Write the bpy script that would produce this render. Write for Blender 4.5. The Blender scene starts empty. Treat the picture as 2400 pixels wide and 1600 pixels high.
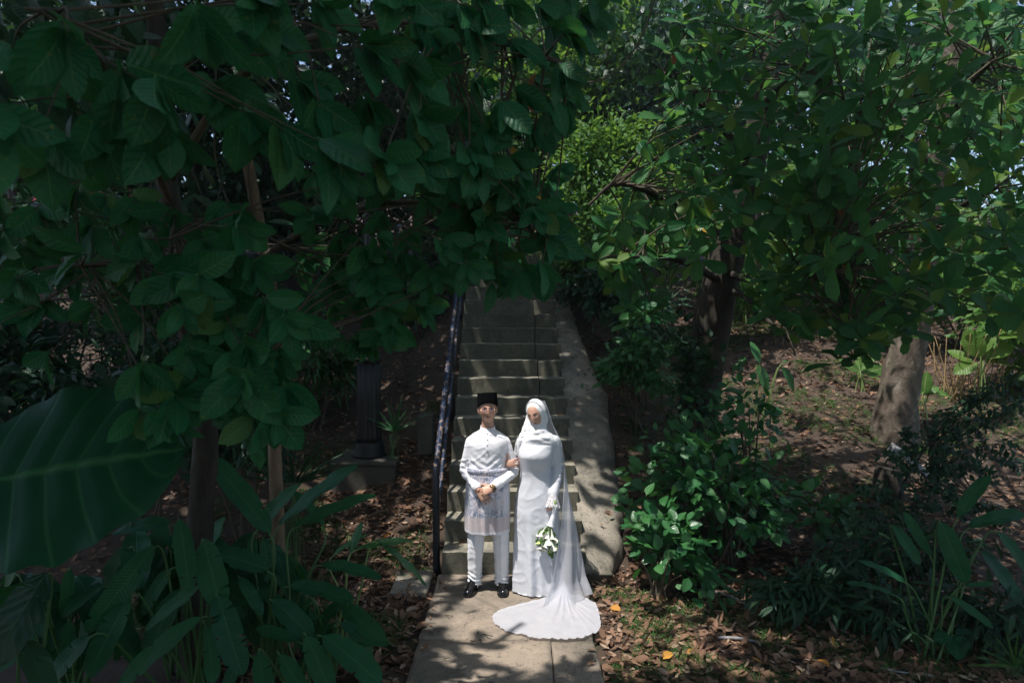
import bpy, bmesh, math, random
import numpy as np
from mathutils import Vector, Matrix, Quaternion, noise
from mathutils.bvhtree import BVHTree

random.seed(7)
RNG = np.random.default_rng(7)
scene = bpy.context.scene
COL = scene.collection

# ------------------------------------------------------------------ camera
CAM = Vector((0.0, 0.0, 2.48))
PITCH = math.radians(1.79)
FPX = 1600.0                                   # focal length in pixels of the 2400 px wide photograph
cam_data = bpy.data.cameras.new('camera')
cam_data.sensor_width = 36.0
cam_data.lens = 24.0
cam_data.clip_start = 0.05
cam_data.clip_end = 500.0
cam_data.dof.use_dof = True
cam_data.dof.focus_distance = 6.2
cam_data.dof.aperture_fstop = 2.8
cam = bpy.data.objects.new('camera', cam_data)
COL.objects.link(cam)
cam.location = CAM
cam.rotation_euler = (math.pi / 2 - PITCH, 0, 0)
scene.camera = cam

# ------------------------------------------------------------------ light
TO_SUN = Vector((-0.28, -0.20, 0.94)).normalized()
world = bpy.data.worlds.new('World')
scene.world = world
world.use_nodes = True
wn = world.node_tree
wn.nodes.clear()
w_out = wn.nodes.new('ShaderNodeOutputWorld')
w_bg = wn.nodes.new('ShaderNodeBackground')
w_sky = wn.nodes.new('ShaderNodeTexSky')
w_sky.sky_type = 'NISHITA'
w_sky.sun_disc = False
w_sky.sun_elevation = math.asin(TO_SUN.z)
w_sky.sun_rotation = math.atan2(TO_SUN.x, TO_SUN.y)
w_sky.air_density = 1.0
w_sky.dust_density = 1.5
w_bg.inputs['Strength'].default_value = 0.135
wn.links.new(w_sky.outputs[0], w_bg.inputs[0])
wn.links.new(w_bg.outputs[0], w_out.inputs[0])

sun_data = bpy.data.lights.new('sun', 'SUN')
sun_data.energy = 4.0
sun_data.angle = math.radians(0.6)
sun_data.color = (1.0, 0.96, 0.91)
sun = bpy.data.objects.new('sun', sun_data)
COL.objects.link(sun)
sun.location = (-6, -4, 20)
sun.rotation_euler = (-TO_SUN).to_track_quat('-Z', 'Y').to_euler()

vs = scene.view_settings
vs.view_transform = 'Standard'
vs.look = 'None'
vs.exposure = 0.7
vs.gamma = 1.0
vs.use_curve_mapping = False
cy = scene.cycles
cy.use_denoising = True
cy.use_light_tree = False
cy.max_bounces = 5
cy.diffuse_bounces = 2
cy.glossy_bounces = 2
cy.transmission_bounces = 4
cy.transparent_max_bounces = 12
cy.sample_clamp_indirect = 4.0
cy.caustics_reflective = False
cy.caustics_refractive = False

# ------------------------------------------------------------------ helpers
CP, SP = math.cos(PITCH), math.sin(PITCH)

def ray(px, py):
    dx = (px - 1200.0) / FPX
    dy = -(py - 800.0) / FPX
    return Vector((dx, CP + dy * SP, -SP + dy * CP))

def P(px, py, Y):
    """world point that the photograph's pixel (2400 x 1600) shows at world depth Y"""
    d = ray(px, py)
    return CAM + d * (Y / d.y)

def sstep(a, b, x):
    t = np.clip((np.asarray(x, float) - a) / (b - a), 0, 1)
    return t * t * (3 - 2 * t)

def gz(x, y):
    x = np.asarray(x, float); y = np.asarray(y, float)
    st = .65 * np.clip(y - 6.78, 0, 6.6) + .34 * np.clip(y - 13.38, 0, None)
    right = .33 * np.clip(y - 6.4, 0, 12) + .2 * np.clip(y - 18.4, 0, None)
    left = .36 * np.clip(y - 6.5, 0, 12) + .2 * np.clip(y - 18.5, 0, None)
    w = np.where(x > 0, sstep(1.0, 2.9, x), sstep(.8, 2.3, -x))
    side = np.where(x > 0, right, left)
    z = st * (1 - w) + side * w
    ax = np.abs(x - 0.02)
    z = z - .05 - .10 * (1 - sstep(.62, .72, ax))
    b = .025 * np.sin(2.1 * x + .7 * y) * np.cos(1.7 * y - .4 * x) + .012 * np.sin(5.3 * x - 1.1) * np.sin(4.7 * y)
    return z + b * sstep(.75, 1.3, ax)

def G(px, py):
    """where the pixel's ray meets the ground"""
    d = ray(px, py)
    t = 2.0
    for _ in range(1200):
        p = CAM + d * t
        if p.z <= float(gz(p.x, p.y)):
            return p
        t += .03
    return p

def link(o, parent=None):
    COL.objects.link(o)
    if parent is not None:
        o.parent = parent
    return o

def tag(o, label=None, category=None, group=None, kind=None):
    if label: o['label'] = label
    if category: o['category'] = category
    if group: o['group'] = group
    if kind: o['kind'] = kind
    return o

def thing(name, label, category, loc=(0, 0, 0), group=None):
    o = bpy.data.objects.new(name, None)
    o.empty_display_size = .1
    o.location = loc
    link(o)
    return tag(o, label, category, group)

def mesh_np(name, V, F, uv=None, rnd=None, smooth=True):
    V = np.asarray(V, np.float32); F = np.asarray(F, np.int32)
    me = bpy.data.meshes.new(name)
    n, k = F.shape
    me.vertices.add(len(V)); me.vertices.foreach_set('co', V.ravel())
    me.loops.add(n * k); me.loops.foreach_set('vertex_index', F.ravel())
    me.polygons.add(n); me.polygons.foreach_set('loop_start', np.arange(0, n * k, k, dtype=np.int32))
    if smooth:
        me.polygons.foreach_set('use_smooth', np.ones(n, bool))
    me.update(calc_edges=True)
    if uv is not None:
        l = me.uv_layers.new(name='UVMap')
        l.data.foreach_set('uv', np.asarray(uv, np.float32)[F.ravel()].ravel())
    if rnd is not None:
        a = me.attributes.new('rnd', 'FLOAT', 'POINT')
        a.data.foreach_set('value', np.asarray(rnd, np.float32))
    return me

def obj(name, me, mat=None, parent=None, world_coords=True):
    """one mesh object; vertices given in world coordinates are moved into the parent's frame"""
    o = bpy.data.objects.new(name, me)
    if mat is not None:
        me.materials.clear(); me.materials.append(mat)
    link(o, parent)
    if parent is not None and world_coords:
        q = parent
        off = Vector((0, 0, 0))
        while q is not None:
            off += q.location
            q = q.parent
        o.location = -off
    return o

def pymesh(name, V, F, smooth=True):
    me = bpy.data.meshes.new(name)
    me.from_pydata([tuple(v) for v in V], [], [tuple(f) for f in F])
    if smooth:
        me.polygons.foreach_set('use_smooth', np.ones(len(me.polygons), bool))
    me.update()
    return me

def frames(pts):
    pts = [Vector(p) for p in pts]
    n = len(pts)
    T = []
    for i in range(n):
        a = pts[max(0, i - 1)]; b = pts[min(n - 1, i + 1)]
        t = (b - a)
        T.append(t.normalized() if t.length > 1e-9 else Vector((0, 0, 1)))
    u = T[0].orthogonal().normalized()
    out = []
    for i in range(n):
        u = (u - T[i] * u.dot(T[i]))
        u = u.normalized() if u.length > 1e-6 else T[i].orthogonal().normalized()
        out.append((pts[i], T[i], u.copy(), T[i].cross(u)))
    return out

def spline(pts, n):
    """Catmull-Rom through the points, n samples"""
    pts = [np.array(p, float) for p in pts]
    if len(pts) == 2:
        return [pts[0] + (pts[1] - pts[0]) * t for t in np.linspace(0, 1, n)]
    Q = [2 * pts[0] - pts[1]] + pts + [2 * pts[-1] - pts[-2]]
    out = []
    m = len(pts) - 1
    for t in np.linspace(0, m, n):
        i = min(int(t), m - 1); f = t - i
        p0, p1, p2, p3 = Q[i], Q[i + 1], Q[i + 2], Q[i + 3]
        out.append(.5 * ((2 * p1) + (-p0 + p2) * f + (2 * p0 - 5 * p1 + 4 * p2 - p3) * f * f + (-p0 + 3 * p1 - 3 * p2 + p3) * f ** 3))
    return out

def tube(pts, radii, sides=8, cap=True, jitter=0.0, flat=1.0):
    """V, F lists of a tapered tube; faces are quads and tris"""
    V, F = [], []
    fr = frames(pts)
    n = len(fr)
    for i, (p, t, u, v) in enumerate(fr):
        r = radii[i] if hasattr(radii, '__len__') else radii
        for k in range(sides):
            a = 2 * math.pi * k / sides
            rr = r * (1 + jitter * math.sin(k * 2.7 + i * 1.3) * .6 + jitter * (random.random() - .5))
            V.append(p + u * math.cos(a) * rr + v * math.sin(a) * rr * flat)
    for i in range(n - 1):
        for k in range(sides):
            a = i * sides + k; b = i * sides + (k + 1) % sides
            F.append((a, b, b + sides, a + sides))
    if cap:
        F.append(tuple(reversed(range(sides))))
        F.append(tuple((n - 1) * sides + k for k in range(sides)))
    return V, F

def join(parts):
    V, F = [], []
    for v, f in parts:
        o = len(V)
        V.extend(v); F.extend(tuple(i + o for i in q) for q in f)
    return V, F

def box(x0, x1, y0, y1, z0, z1):
    V = [Vector(p) for p in ((x0, y0, z0), (x1, y0, z0), (x1, y1, z0), (x0, y1, z0), (x0, y0, z1), (x1, y0, z1), (x1, y1, z1), (x0, y1, z1))]
    F = [(3, 2, 1, 0), (4, 5, 6, 7), (0, 1, 5, 4), (1, 2, 6, 5), (2, 3, 7, 6), (3, 0, 4, 7)]
    return V, F

def rough_block(name, x0, x1, y0, y1, z0, z1, seg=.06, bev=.012, amp=.004, seed=0.0, xlow=None):
    """a cast concrete block with worn, uneven edges"""
    bm = bmesh.new()
    V, F = box(x0, x1, y0, y1, z0, z1)
    vs_ = [bm.verts.new(v) for v in V]
    for f in F: bm.faces.new([vs_[i] for i in f])
    bmesh.ops.bevel(bm, geom=list(bm.edges), offset=bev, segments=2, affect='EDGES', profile=.6)
    cuts = max(1, int((x1 - x0) / seg))
    long_edges = [e for e in bm.edges if abs(e.verts[0].co.x - e.verts[1].co.x) > (x1 - x0) * .5]
    bmesh.ops.subdivide_edges(bm, edges=long_edges, cuts=cuts, use_grid_fill=True)
    for v in bm.verts:
        q = v.co * 9 + Vector((seed, seed * 1.7, 0))
        d = noise.noise_vector(q) * amp + noise.noise_vector(v.co * 31 + Vector((seed, 0, 0))) * amp * .5
        edge = min(abs(v.co.z - z1), .03) < .016 and min(abs(v.co.y - y0), .03) < .016
        if edge:
            c = noise.noise(v.co * 13 + Vector((seed * 3, 0, 0)))
            if c > .15: d += Vector((0, 1, -1)) * (c - .15) * .018
        v.co += d
    me = bpy.data.meshes.new(name)
    bm.to_mesh(me); bm.free()
    me.polygons.foreach_set('use_smooth', np.zeros(len(me.polygons), bool))
    return me

# ------------------------------------------------------------------ materials
def nt(name):
    m = bpy.data.materials.new(name)
    m.use_nodes = True
    t = m.node_tree
    t.nodes.clear()
    out = t.nodes.new('ShaderNodeOutputMaterial')
    return m, t, out

class NB:
    """small node builder"""
    def __init__(s, t): s.t = t
    def n(s, typ, **kw):
        nd = s.t.nodes.new(typ)
        for k, v in kw.items(): setattr(nd, k, v)
        return nd
    def L(s, a, b): s.t.links.new(a, b)
    def val(s, x, sock):
        if hasattr(x, 'links') or hasattr(x, 'is_linked'): s.L(x, sock)
        else: sock.default_value = x
    def math(s, op, a, b=0.0, clamp=False):
        nd = s.n('ShaderNodeMath', operation=op); nd.use_clamp = clamp
        s.val(a, nd.inputs[0]); s.val(b, nd.inputs[1]); return nd.outputs[0]
    def mix(s, f, a, b, mode='MIX'):
        nd = s.n('ShaderNodeMix'); nd.data_type = 'RGBA'; nd.blend_type = mode
        s.val(f, nd.inputs[0])
        for x, k in ((a, 6), (b, 7)):
            if isinstance(x, tuple): nd.inputs[k].default_value = (*x[:3], 1)
            else: s.L(x, nd.inputs[k])
        return nd.outputs[2]
    def noise(s, scale, detail=3, rough=.55, vec=None, dist=0.0):
        nd = s.n('ShaderNodeTexNoise'); nd.inputs['Scale'].default_value = scale
        nd.inputs['Detail'].default_value = detail; nd.inputs['Roughness'].default_value = rough
        nd.inputs['Distortion'].default_value = dist
        if vec is not None: s.L(vec, nd.inputs['Vector'])
        return nd.outputs['Fac']
    def ramp(s, f, stops, interp='LINEAR'):
        nd = s.n('ShaderNodeValToRGB'); nd.color_ramp.interpolation = interp
        e = nd.color_ramp.elements
        while len(e) < len(stops): e.new(.5)
        for i, (p, c) in enumerate(stops):
            e[i].position = p
            e[i].color = (c, c, c, 1) if not isinstance(c, tuple) else (*c, 1)
        s.L(f, nd.inputs[0]); return nd.outputs[0]
    def bump(s, h, strength=.3, dist=.01):
        nd = s.n('ShaderNodeBump'); nd.inputs['Strength'].default_value = strength
        nd.inputs['Distance'].default_value = dist; s.L(h, nd.inputs['Height']); return nd.outputs[0]
    def obj_co(s): return s.n('ShaderNodeTexCoord').outputs['Object']
    def pos(s): return s.n('ShaderNodeNewGeometry').outputs['Position']
    def bsdf(s, color, rough=.5, normal=None, **kw):
        b = s.n('ShaderNodeBsdfPrincipled')
        if isinstance(color, tuple): b.inputs['Base Color'].default_value = (*color, 1)
        else: s.L(color, b.inputs['Base Color'])
        s.val(rough, b.inputs['Roughness'])
        if normal is not None: s.L(normal, b.inputs['Normal'])
        for k, v in kw.items(): s.val(v, b.inputs[k.replace('_', ' ')])
        return b

def leaf_mat(name, c1, c2, vein, rough=.42, trans=.3, tcol=None, nveins=9, spots=.0, vein_amt=.5, spec=.25, old=None):
    m, t, out = nt(name); b = NB(t)
    uv = b.n('ShaderNodeUVMap'); uv.uv_map = 'UVMap'
    sep = b.n('ShaderNodeSeparateXYZ'); b.L(uv.outputs[0], sep.inputs[0])
    u, v = sep.outputs[0], sep.outputs[1]
    at = b.n('ShaderNodeAttribute'); at.attribute_name = 'rnd'
    oi = b.n('ShaderNodeObjectInfo')
    r = b.math('FRACT', b.math('ADD', at.outputs['Fac'], b.math('MULTIPLY', oi.outputs['Random'], 7.31)))
    du = b.math('ABSOLUTE', b.math('SUBTRACT', u, .5))
    mid = b.ramp(du, [(0.0, 1.0), (.035, 0.0)])
    ph = b.math('SUBTRACT', b.math('MULTIPLY', v, float(nveins)), b.math('MULTIPLY', du, 3.0))
    tri = b.math('ABSOLUTE', b.math('SUBTRACT', b.math('FRACT', ph), .5))
    side = b.ramp(tri, [(0.0, 1.0), (.09, 0.0)])
    veins = b.math('MAXIMUM', mid, b.math('MULTIPLY', side, .45))
    ns = b.noise(9.0, 1, .6, b.pos())
    col = b.mix(r, c1, c2)
    col = b.mix(b.ramp(r, [(.965, 0.0), (.985, .6)]), col, old or c2)
    col = b.mix(b.math('MULTIPLY', ns, .5), col, tuple(x * .45 for x in c1))
    col = b.mix(b.math('MULTIPLY', veins, vein_amt), col, vein)
    if spots > .15:
        sp = b.ramp(b.noise(70.0, 2, .5, b.pos()), [(.66, 0.0), (.74, 1.0)])
        col = b.mix(b.math('MULTIPLY', sp, spots), col, (.30, .26, .06))
        ed = b.ramp(b.noise(22.0, 2, .5, b.pos()), [(.68, 0.0), (.73, 1.0)])
        col = b.mix(b.math('MULTIPLY', ed, spots * .7), col, (.16, .09, .03))
    h = b.math('ADD', b.math('MULTIPLY', veins, -1.0), b.math('MULTIPLY', b.math('COSINE', b.math('MULTIPLY', ph, 6.283)), -.4))
    nrm = b.bump(h, .35, .006)
    bs = b.bsdf(col, b.math('ADD', b.math('MULTIPLY', r, .15), rough - .07), nrm)
    bs.inputs['Specular IOR Level'].default_value = spec
    tr = b.n('ShaderNodeBsdfTranslucent')
    tc = b.mix(.5, col, tcol or tuple(min(1, x * 2.2) for x in c2), 'MIX')
    b.L(tc, tr.inputs[0])
    mx = b.n('ShaderNodeMixShader'); mx.inputs[0].default_value = trans
    b.L(bs.outputs[0], mx.inputs[1]); b.L(tr.outputs[0], mx.inputs[2])
    b.L(mx.outputs[0], out.inputs[0])
    return m

def plain(name, color, rough=.6, bump=0.0, bscale=60.0, var=.0, vscale=8.0, **kw):
    m, t, out = nt(name); b = NB(t)
    c = color
    if var > 0:
        c = b.mix(b.noise(vscale, 4, .6, b.obj_co()), tuple(x * (1 - var) for x in color), tuple(min(1, x * (1 + var)) for x in color))
    nrm = b.bump(b.noise(bscale, 3, .6, b.obj_co()), bump, .01) if bump > 0 else None
    bs = b.bsdf(c, rough, nrm, **kw)
    b.L(bs.outputs[0], out.inputs[0])
    return m

def bark_mat(name, c1, c2, pale=None, vs_=(14, 14, 3)):
    m, t, out = nt(name); b = NB(t)
    mp = b.n('ShaderNodeMapping'); mp.inputs['Scale'].default_value = vs_
    b.L(b.pos(), mp.inputs[0])
    n1 = b.noise(1.0, 6, .65, mp.outputs[0], .6)
    n2 = b.noise(5.0, 4, .6, b.pos())
    col = b.mix(b.ramp(n1, [(.3, 0.0), (.7, 1.0)]), c1, c2)
    col = b.mix(b.math('MULTIPLY', b.ramp(n2, [(.5, 0.0), (.65, 1.0)]), .35), col, (.06, .08, .04))
    if pale:
        p = b.ramp(b.noise(3.2, 5, .7, b.pos()), [(.55, 0.0), (.64, 1.0)])
        col = b.mix(b.math('MULTIPLY', p, .6), col, pale)
    nrm = b.bump(n1, .8, .03)
    b.L(b.bsdf(col, .85, nrm).outputs[0], out.inputs[0])
    return m

def concrete_mat(name, c1, c2, dark=.5, moss=.25, riser_shade=0.0):
    m, t, out = nt(name); b = NB(t)
    p = b.pos()
    n1 = b.noise(2.3, 6, .65, p)
    n2 = b.noise(17.0, 5, .7, p, .4)
    n3 = b.noise(95.0, 3, .7, p)
    col = b.mix(b.ramp(n1, [(.35, 0.0), (.65, 1.0)]), c1, c2)
    col = b.mix(b.math('MULTIPLY', b.ramp(n2, [(.56, 0.0), (.70, 1.0)]), dark), col, (.035, .033, .028))
    n4 = b.noise(1.1, 5, .7, p, .8)
    col = b.mix(b.math('MULTIPLY', b.ramp(n4, [(.46, 0.0), (.62, 1.0)]), .62 * dark + .2), col, (.05, .048, .038))
    n5 = b.noise(3.7, 4, .6, p)
    col = b.mix(b.math('MULTIPLY', b.ramp(n5, [(.54, 0.0), (.72, 1.0)]), moss), col, (.07, .085, .035))
    if riser_shade > 0:                                   # upright faces mixed darker: shade on the risers put into the colour
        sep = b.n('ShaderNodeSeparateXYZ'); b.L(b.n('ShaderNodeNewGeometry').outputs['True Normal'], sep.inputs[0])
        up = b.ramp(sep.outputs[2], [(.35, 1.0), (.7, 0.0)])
        col = b.mix(b.math('MULTIPLY', up, b.math('ADD', b.math('MULTIPLY', n2, riser_shade), riser_shade * .4)), col, (.055, .058, .038))
    pits = b.ramp(b.noise(48.0, 2, .5, p), [(.30, 1.0), (.36, 0.0)])
    col = b.mix(b.math('MULTIPLY', pits, .75), col, (.02, .02, .018))
    col = b.mix(b.math('MULTIPLY', n3, .35), col, (.1, .09, .075))
    h = b.math('ADD', b.math('MULTIPLY', n2, .6), b.math('SUBTRACT', b.math('MULTIPLY', n3, .35), pits))
    nrm = b.bump(h, .55, .012)
    b.L(b.bsdf(col, .9, nrm).outputs[0], out.inputs[0])
    return m

M = {}
M['soil'] = plain('soil', (.055, .036, .024), .95, .9, 25.0, .5, 6.0)
M['path'] = concrete_mat('weathered_path_concrete', (.38, .30, .225), (.24, .195, .15), .75, .15)
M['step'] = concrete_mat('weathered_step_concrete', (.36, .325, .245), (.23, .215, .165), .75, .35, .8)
M['apron'] = concrete_mat('stained_apron_concrete', (.36, .315, .25), (.16, .145, .115), .95, .3)
M['bark_dark'] = bark_mat('dark_bark', (.018, .014, .010), (.050, .037, .026))
M['bark_pale'] = bark_mat('pale_bark', (.06, .045, .032), (.17, .13, .098), (.30, .26, .21), (9, 9, 5))
M['bark_tan'] = bark_mat('tan_bark', (.09, .06, .035), (.24, .16, .095))
M['twig'] = bark_mat('twig_bark', (.05, .04, .026), (.13, .10, .065))
M['leaf_left'] = leaf_mat('broad_leaf', (.012, .125, .052), (.036, .175, .058), (.16, .30, .10), .46, .24, (.10, .34, .05), 8, .55, .55, .22, (.13, .20, .04))
M['leaf_right'] = leaf_mat('glossy_whorl_leaf', (.018, .130, .046), (.062, .200, .052), (.16, .30, .10), .42, .44, (.20, .42, .06), 10, .12, .4)
M['leaf_young'] = leaf_mat('young_yellow_green_leaf', (.11, .23, .04), (.16, .28, .06), (.30, .38, .12), .36, .45, (.40, .55, .08), 10, .1, .35)
M['leaf_shrub'] = leaf_mat('shrub_leaf', (.026, .130, .045), (.060, .200, .050), (.14, .30, .09), .32, .25, (.16, .40, .06), 6, .08, .3, .5)
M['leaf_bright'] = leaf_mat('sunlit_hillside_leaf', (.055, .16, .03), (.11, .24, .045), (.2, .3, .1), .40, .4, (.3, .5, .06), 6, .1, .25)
M['leaf_dark'] = leaf_mat('understorey_and_shade_leaf', (.014, .050, .026), (.030, .080, .032), (.08, .15, .06), .35, .2, (.08, .22, .04), 7, .1, .3)
M['leaf_paddle'] = leaf_mat('paddle_leaf', (.008, .080, .034), (.020, .112, .036), (.09, .24, .08), .46, .22, (.10, .32, .05), 26, .10, .45)
M['leaf_ear'] = leaf_mat('elephant_ear_leaf', (.009, .068, .028), (.012, .078, .030), (.055, .17, .055), .46, .2, (.08, .28, .05), 6, .03, .8, .15)
M['leaf_variegated'] = leaf_mat('variegated_leaf', (.06, .17, .03), (.10, .22, .05), (.42, .48, .20), .40, .4, (.35, .5, .1), 11, .0, 1.0)
M['leaf_yellow'] = leaf_mat('yellow_dying_leaf', (.62, .33, .03), (.70, .42, .06), (.75, .55, .2), .5, .4, (.8, .45, .06), 7, .6, .4)
M['leaf_rust'] = leaf_mat('rust_brown_dead_leaf', (.28, .11, .045), (.36, .15, .06), (.45, .25, .12), .7, .25, (.5, .2, .06), 7, .2, .5)
M['litter'] = leaf_mat('dry_fallen_leaf', (.13, .075, .045), (.32, .18, .115), (.36, .24, .16), .75, .1, (.3, .16, .08), 7, .25, .4)
M['litter_pale'] = leaf_mat('pale_fallen_leaf', (.36, .23, .155), (.46, .34, .25), (.5, .4, .3), .8, .08, (.4, .25, .14), 7, .2, .4)
M['litter_orange'] = leaf_mat('orange_fallen_leaf', (.55, .22, .04), (.62, .32, .06), (.65, .42, .16), .6, .15, (.6, .3, .06), 7, .3, .4)
M['grass'] = leaf_mat('grass_blade', (.035, .12, .025), (.085, .18, .04), (.1, .2, .06), .5, .3, (.2, .38, .06), 1, 0, .2)
M['stem'] = plain('green_stem', (.055, .13, .035), .5, 0, 60, .3, 20)
M['stem_pale'] = plain('pale_green_stem', (.20, .28, .09), .5, 0, 60, .3, 20)
M['dry_stem'] = plain('dry_tan_stem', (.30, .20, .085), .8, .3, 60, .4, 20)

# ------------------------------------------------------------------ the setting
def axis_coords(parts):
    out = []
    for a, b_, s in parts:
        out.append(np.arange(a, b_, s))
    return np.unique(np.round(np.concatenate(out), 4))

gx = axis_coords([(-60, -14, 4), (-14, -6, .5), (-6, 7, .14), (7, 14, .4), (14, 61, 4)])
gy = axis_coords([(-40, 2, 4), (2, 12, .14), (12, 22, .4), (22, 62, 4)])
XX, YY = np.meshgrid(gx, gy)
ZZ = gz(XX, YY)
nx_, ny_ = len(gx), len(gy)
Vg = np.stack([XX.ravel(), YY.ravel(), ZZ.ravel()], 1)
ii = np.arange(nx_ * ny_).reshape(ny_, nx_)
Fg = np.stack([ii[:-1, :-1].ravel(), ii[:-1, 1:].ravel(), ii[1:, 1:].ravel(), ii[1:, :-1].ravel()], 1)
ground = obj('ground', mesh_np('ground', Vg, Fg), M['soil'])
tag(ground, 'dark soil hillside rising behind the couple on both sides of the stairs', None, None, 'structure')

# concrete path: two cast slabs with a joint and worn edges, wider towards the stairs
path = bpy.data.objects.new('path', None); link(path)
tag(path, 'stained concrete path leading to the foot of the stairs', None, None, 'structure')
def slab(name, corners, z1, thick, seed):
    (ax, ay), (bx, by), (cx, cy_), (dx, dy) = corners           # near left, near right, far right, far left
    nu, nv = 26, 40
    V = []
    for j in range(nv + 1):
        for i in range(nu + 1):
            u = i / nu; v = j / nv
            x = (ax * (1 - u) + bx * u) * (1 - v) + (dx * (1 - u) + cx * u) * v
            y = (ay * (1 - u) + by * u) * (1 - v) + (dy * (1 - u) + cy_ * u) * v
            e = min(u, 1 - u) * nu
            if i in (0, nu): x += noise.noise((seed, y * 5, 1.3)) * .012 + noise.noise((seed, y * 17, 4.3)) * .006
            z = z1 + noise.noise((x * 3, y * 3, seed)) * .004 - (.010 if i in (0, nu) or j in (0, nv) else 0)
            V.append((x, y, z))
    F = []
    w = nu + 1
    for j in range(nv):
        for i in range(nu):
            F.append((j * w + i, j * w + i + 1, (j + 1) * w + i + 1, (j + 1) * w + i))
    ring = [i for i in range(nu + 1)] + [j * w + nu for j in range(1, nv + 1)] + [nv * w + i for i in range(nu - 1, -1, -1)] + [j * w for j in range(nv - 1, 0, -1)]
    base = len(V)
    for r in ring:
        x, y, z = V[r]; V.append((x, y, z1 - thick))
    n = len(ring)
    for k in range(n):
        F.append((ring[k], base + k, base + (k + 1) % n, ring[(k + 1) % n]))
    return pymesh(name, V, F)
obj('slab', slab('slab', [(-.76, 1.0), (.20, 1.0), (.30, 5.25), (-.725, 5.25)], 0, .14, 1.0), M['path'], path)
obj('slab', slab('slab', [(.206, 1.0), (.62, 1.0), (.635, 5.25), (.306, 5.25)], -.004, .14, 2.0), M['path'], path)
obj('slab', slab('slab', [(-.725, 5.258), (.635, 5.258), (.73, 6.62), (-.715, 6.62)], .001, .14, 3.0), M['path'], path)

# stairs
stairs = thing('concrete_staircase', 'mossy grey concrete stairs climbing the slope behind the couple', 'stairs', (0, 6.6, 0))
RISE, TREAD = .215, .33
for i in range(1, 19):
    xl = -.682 - .0045 * i; xr = .725 - .004 * i
    y0 = 6.6 + TREAD * (i - 1); z1 = RISE * i
    y0 += .012 * math.sin(i * 2.3); 
    z0 = z1 - RISE - .10
    if i >= 7:
        xs = xl + (xr - xl) * (.755 + .01 * math.sin(i * 1.7))
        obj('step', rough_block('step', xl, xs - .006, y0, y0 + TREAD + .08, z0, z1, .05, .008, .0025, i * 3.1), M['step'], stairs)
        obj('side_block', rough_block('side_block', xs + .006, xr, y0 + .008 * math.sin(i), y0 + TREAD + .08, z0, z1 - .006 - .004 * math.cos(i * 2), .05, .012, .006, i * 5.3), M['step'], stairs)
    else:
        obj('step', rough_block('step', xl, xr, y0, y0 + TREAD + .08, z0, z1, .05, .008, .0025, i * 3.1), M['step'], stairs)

# sloping concrete apron on the right of the stairs
ap_pts = [(6.62, .995), (6.9, 1.13), (7.36, 1.22), (7.9, 1.21), (8.5, 1.25), (8.97, 1.23), (9.5, 1.13), (10.2, 1.0), (10.9, .92), (11.8, .86), (13.2, .80)]
V, F = [], []
ys = np.linspace(6.50, 13.2, 92)
nu = 9
for y in ys:
    xr = float(np.interp(y, [p[0] for p in ap_pts], [p[1] for p in ap_pts])) + .040 * noise.noise((y * 2.3, 0, 5)) + .045 * noise.noise((y * 7, 3, 5)) + .02 * noise.noise((y * 21, 3, 5)) - .02
    xl = .70 - .0121 * (y - 6.6)
    zc = .65 * (y - 6.6) + .085
    for i in range(nu + 1):
        u = i / nu
        x = xl + (xr - xl) * u
        z = zc + .018 * noise.noise((x * 4, y * 4, 2)) - .05 * u * u - (.05 if i == nu else 0)
        V.append((x, y, max(z, .03) if y < 6.75 else z))
    V.append((xr + .01, y, zc - .45))
w = nu + 2
for j in range(len(ys) - 1):
    for i in range(nu + 1):
        a = j * w + i
        F.append((a, a + 1, a + 1 + w, a + w))
F.append(tuple(range(w)))
apron = obj('concrete_apron', pymesh('concrete_apron', V, F), M['apron'])
tag(apron, 'stained concrete apron sloping along the right edge of the stairs', 'concrete apron')

# small kerb of concrete left of the stairs' foot
pk = P(985, 1372, 6.3)
kerb = obj('concrete_footing', rough_block('concrete_footing', -1.12, -.775, 6.15, 6.72, -.2, .0, .05, .015, .006, 71), M['apron'])
tag(kerb, 'flat concrete footing at the base of the blue handrail', 'footing')

# ------------------------------------------------------------------ handrail
def paint_mat():
    m, t, out = nt('peeling_blue_paint'); b = NB(t)
    p = b.pos()
    n = b.noise(16.0, 5, .7, p, .5)
    f = b.ramp(n, [(.545, 0.0), (.575, 1.0)])
    n2 = b.noise(7.0, 3, .6, p)
    rust = b.mix(n2, (.20, .10, .055), (.34, .27, .22))
    col = b.mix(f, (.010, .022, .055), rust)
    nrm = b.bump(f, .4, .004)
    b.L(b.bsdf(col, b.math('ADD', b.math('MULTIPLY', f, .4), .38), nrm).outputs[0], out.inputs[0])
    return m
M['rail'] = paint_mat()
M['rail_dark'] = plain('dark_blue_post_paint', (.006, .008, .014), .45, .2, 40, .4, 12)
rail = thing('handrail', 'blue steel handrail with peeling paint up the left of the stairs', 'handrail', (-.75, 6.75, 0))
def rz(y): return 1.03 + .632 * (y - 6.72)
rx = lambda y: -.752 - .010 * (y - 6.72)
top = [(rx(y), y, rz(y)) for y in np.linspace(6.70, 12.6, 24)]
V, F = tube(top, .029, 14); obj('top_rail', pymesh('top_rail', V, F), M['rail'], rail)
mid = [(rx(y) + .012, y, rz(y) - .46) for y in np.linspace(6.76, 12.6, 20)]
V, F = tube(mid, .020, 12); obj('middle_rail', pymesh('middle_rail', V, F), M['rail'], rail)
for y in (6.72, 8.68, 10.66, 12.5):
    zb = float(.65 * max(0, y - 6.6)) - .15
    V, F = tube([(rx(y), y, zb), (rx(y), y, zb + .1), (rx(y), y, rz(y) - .03), (rx(y), y, rz(y) + .005)], [.036, .036, .036, .030], 14)
    obj('post', pymesh('post', V, F), M['rail_dark'], rail)

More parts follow.
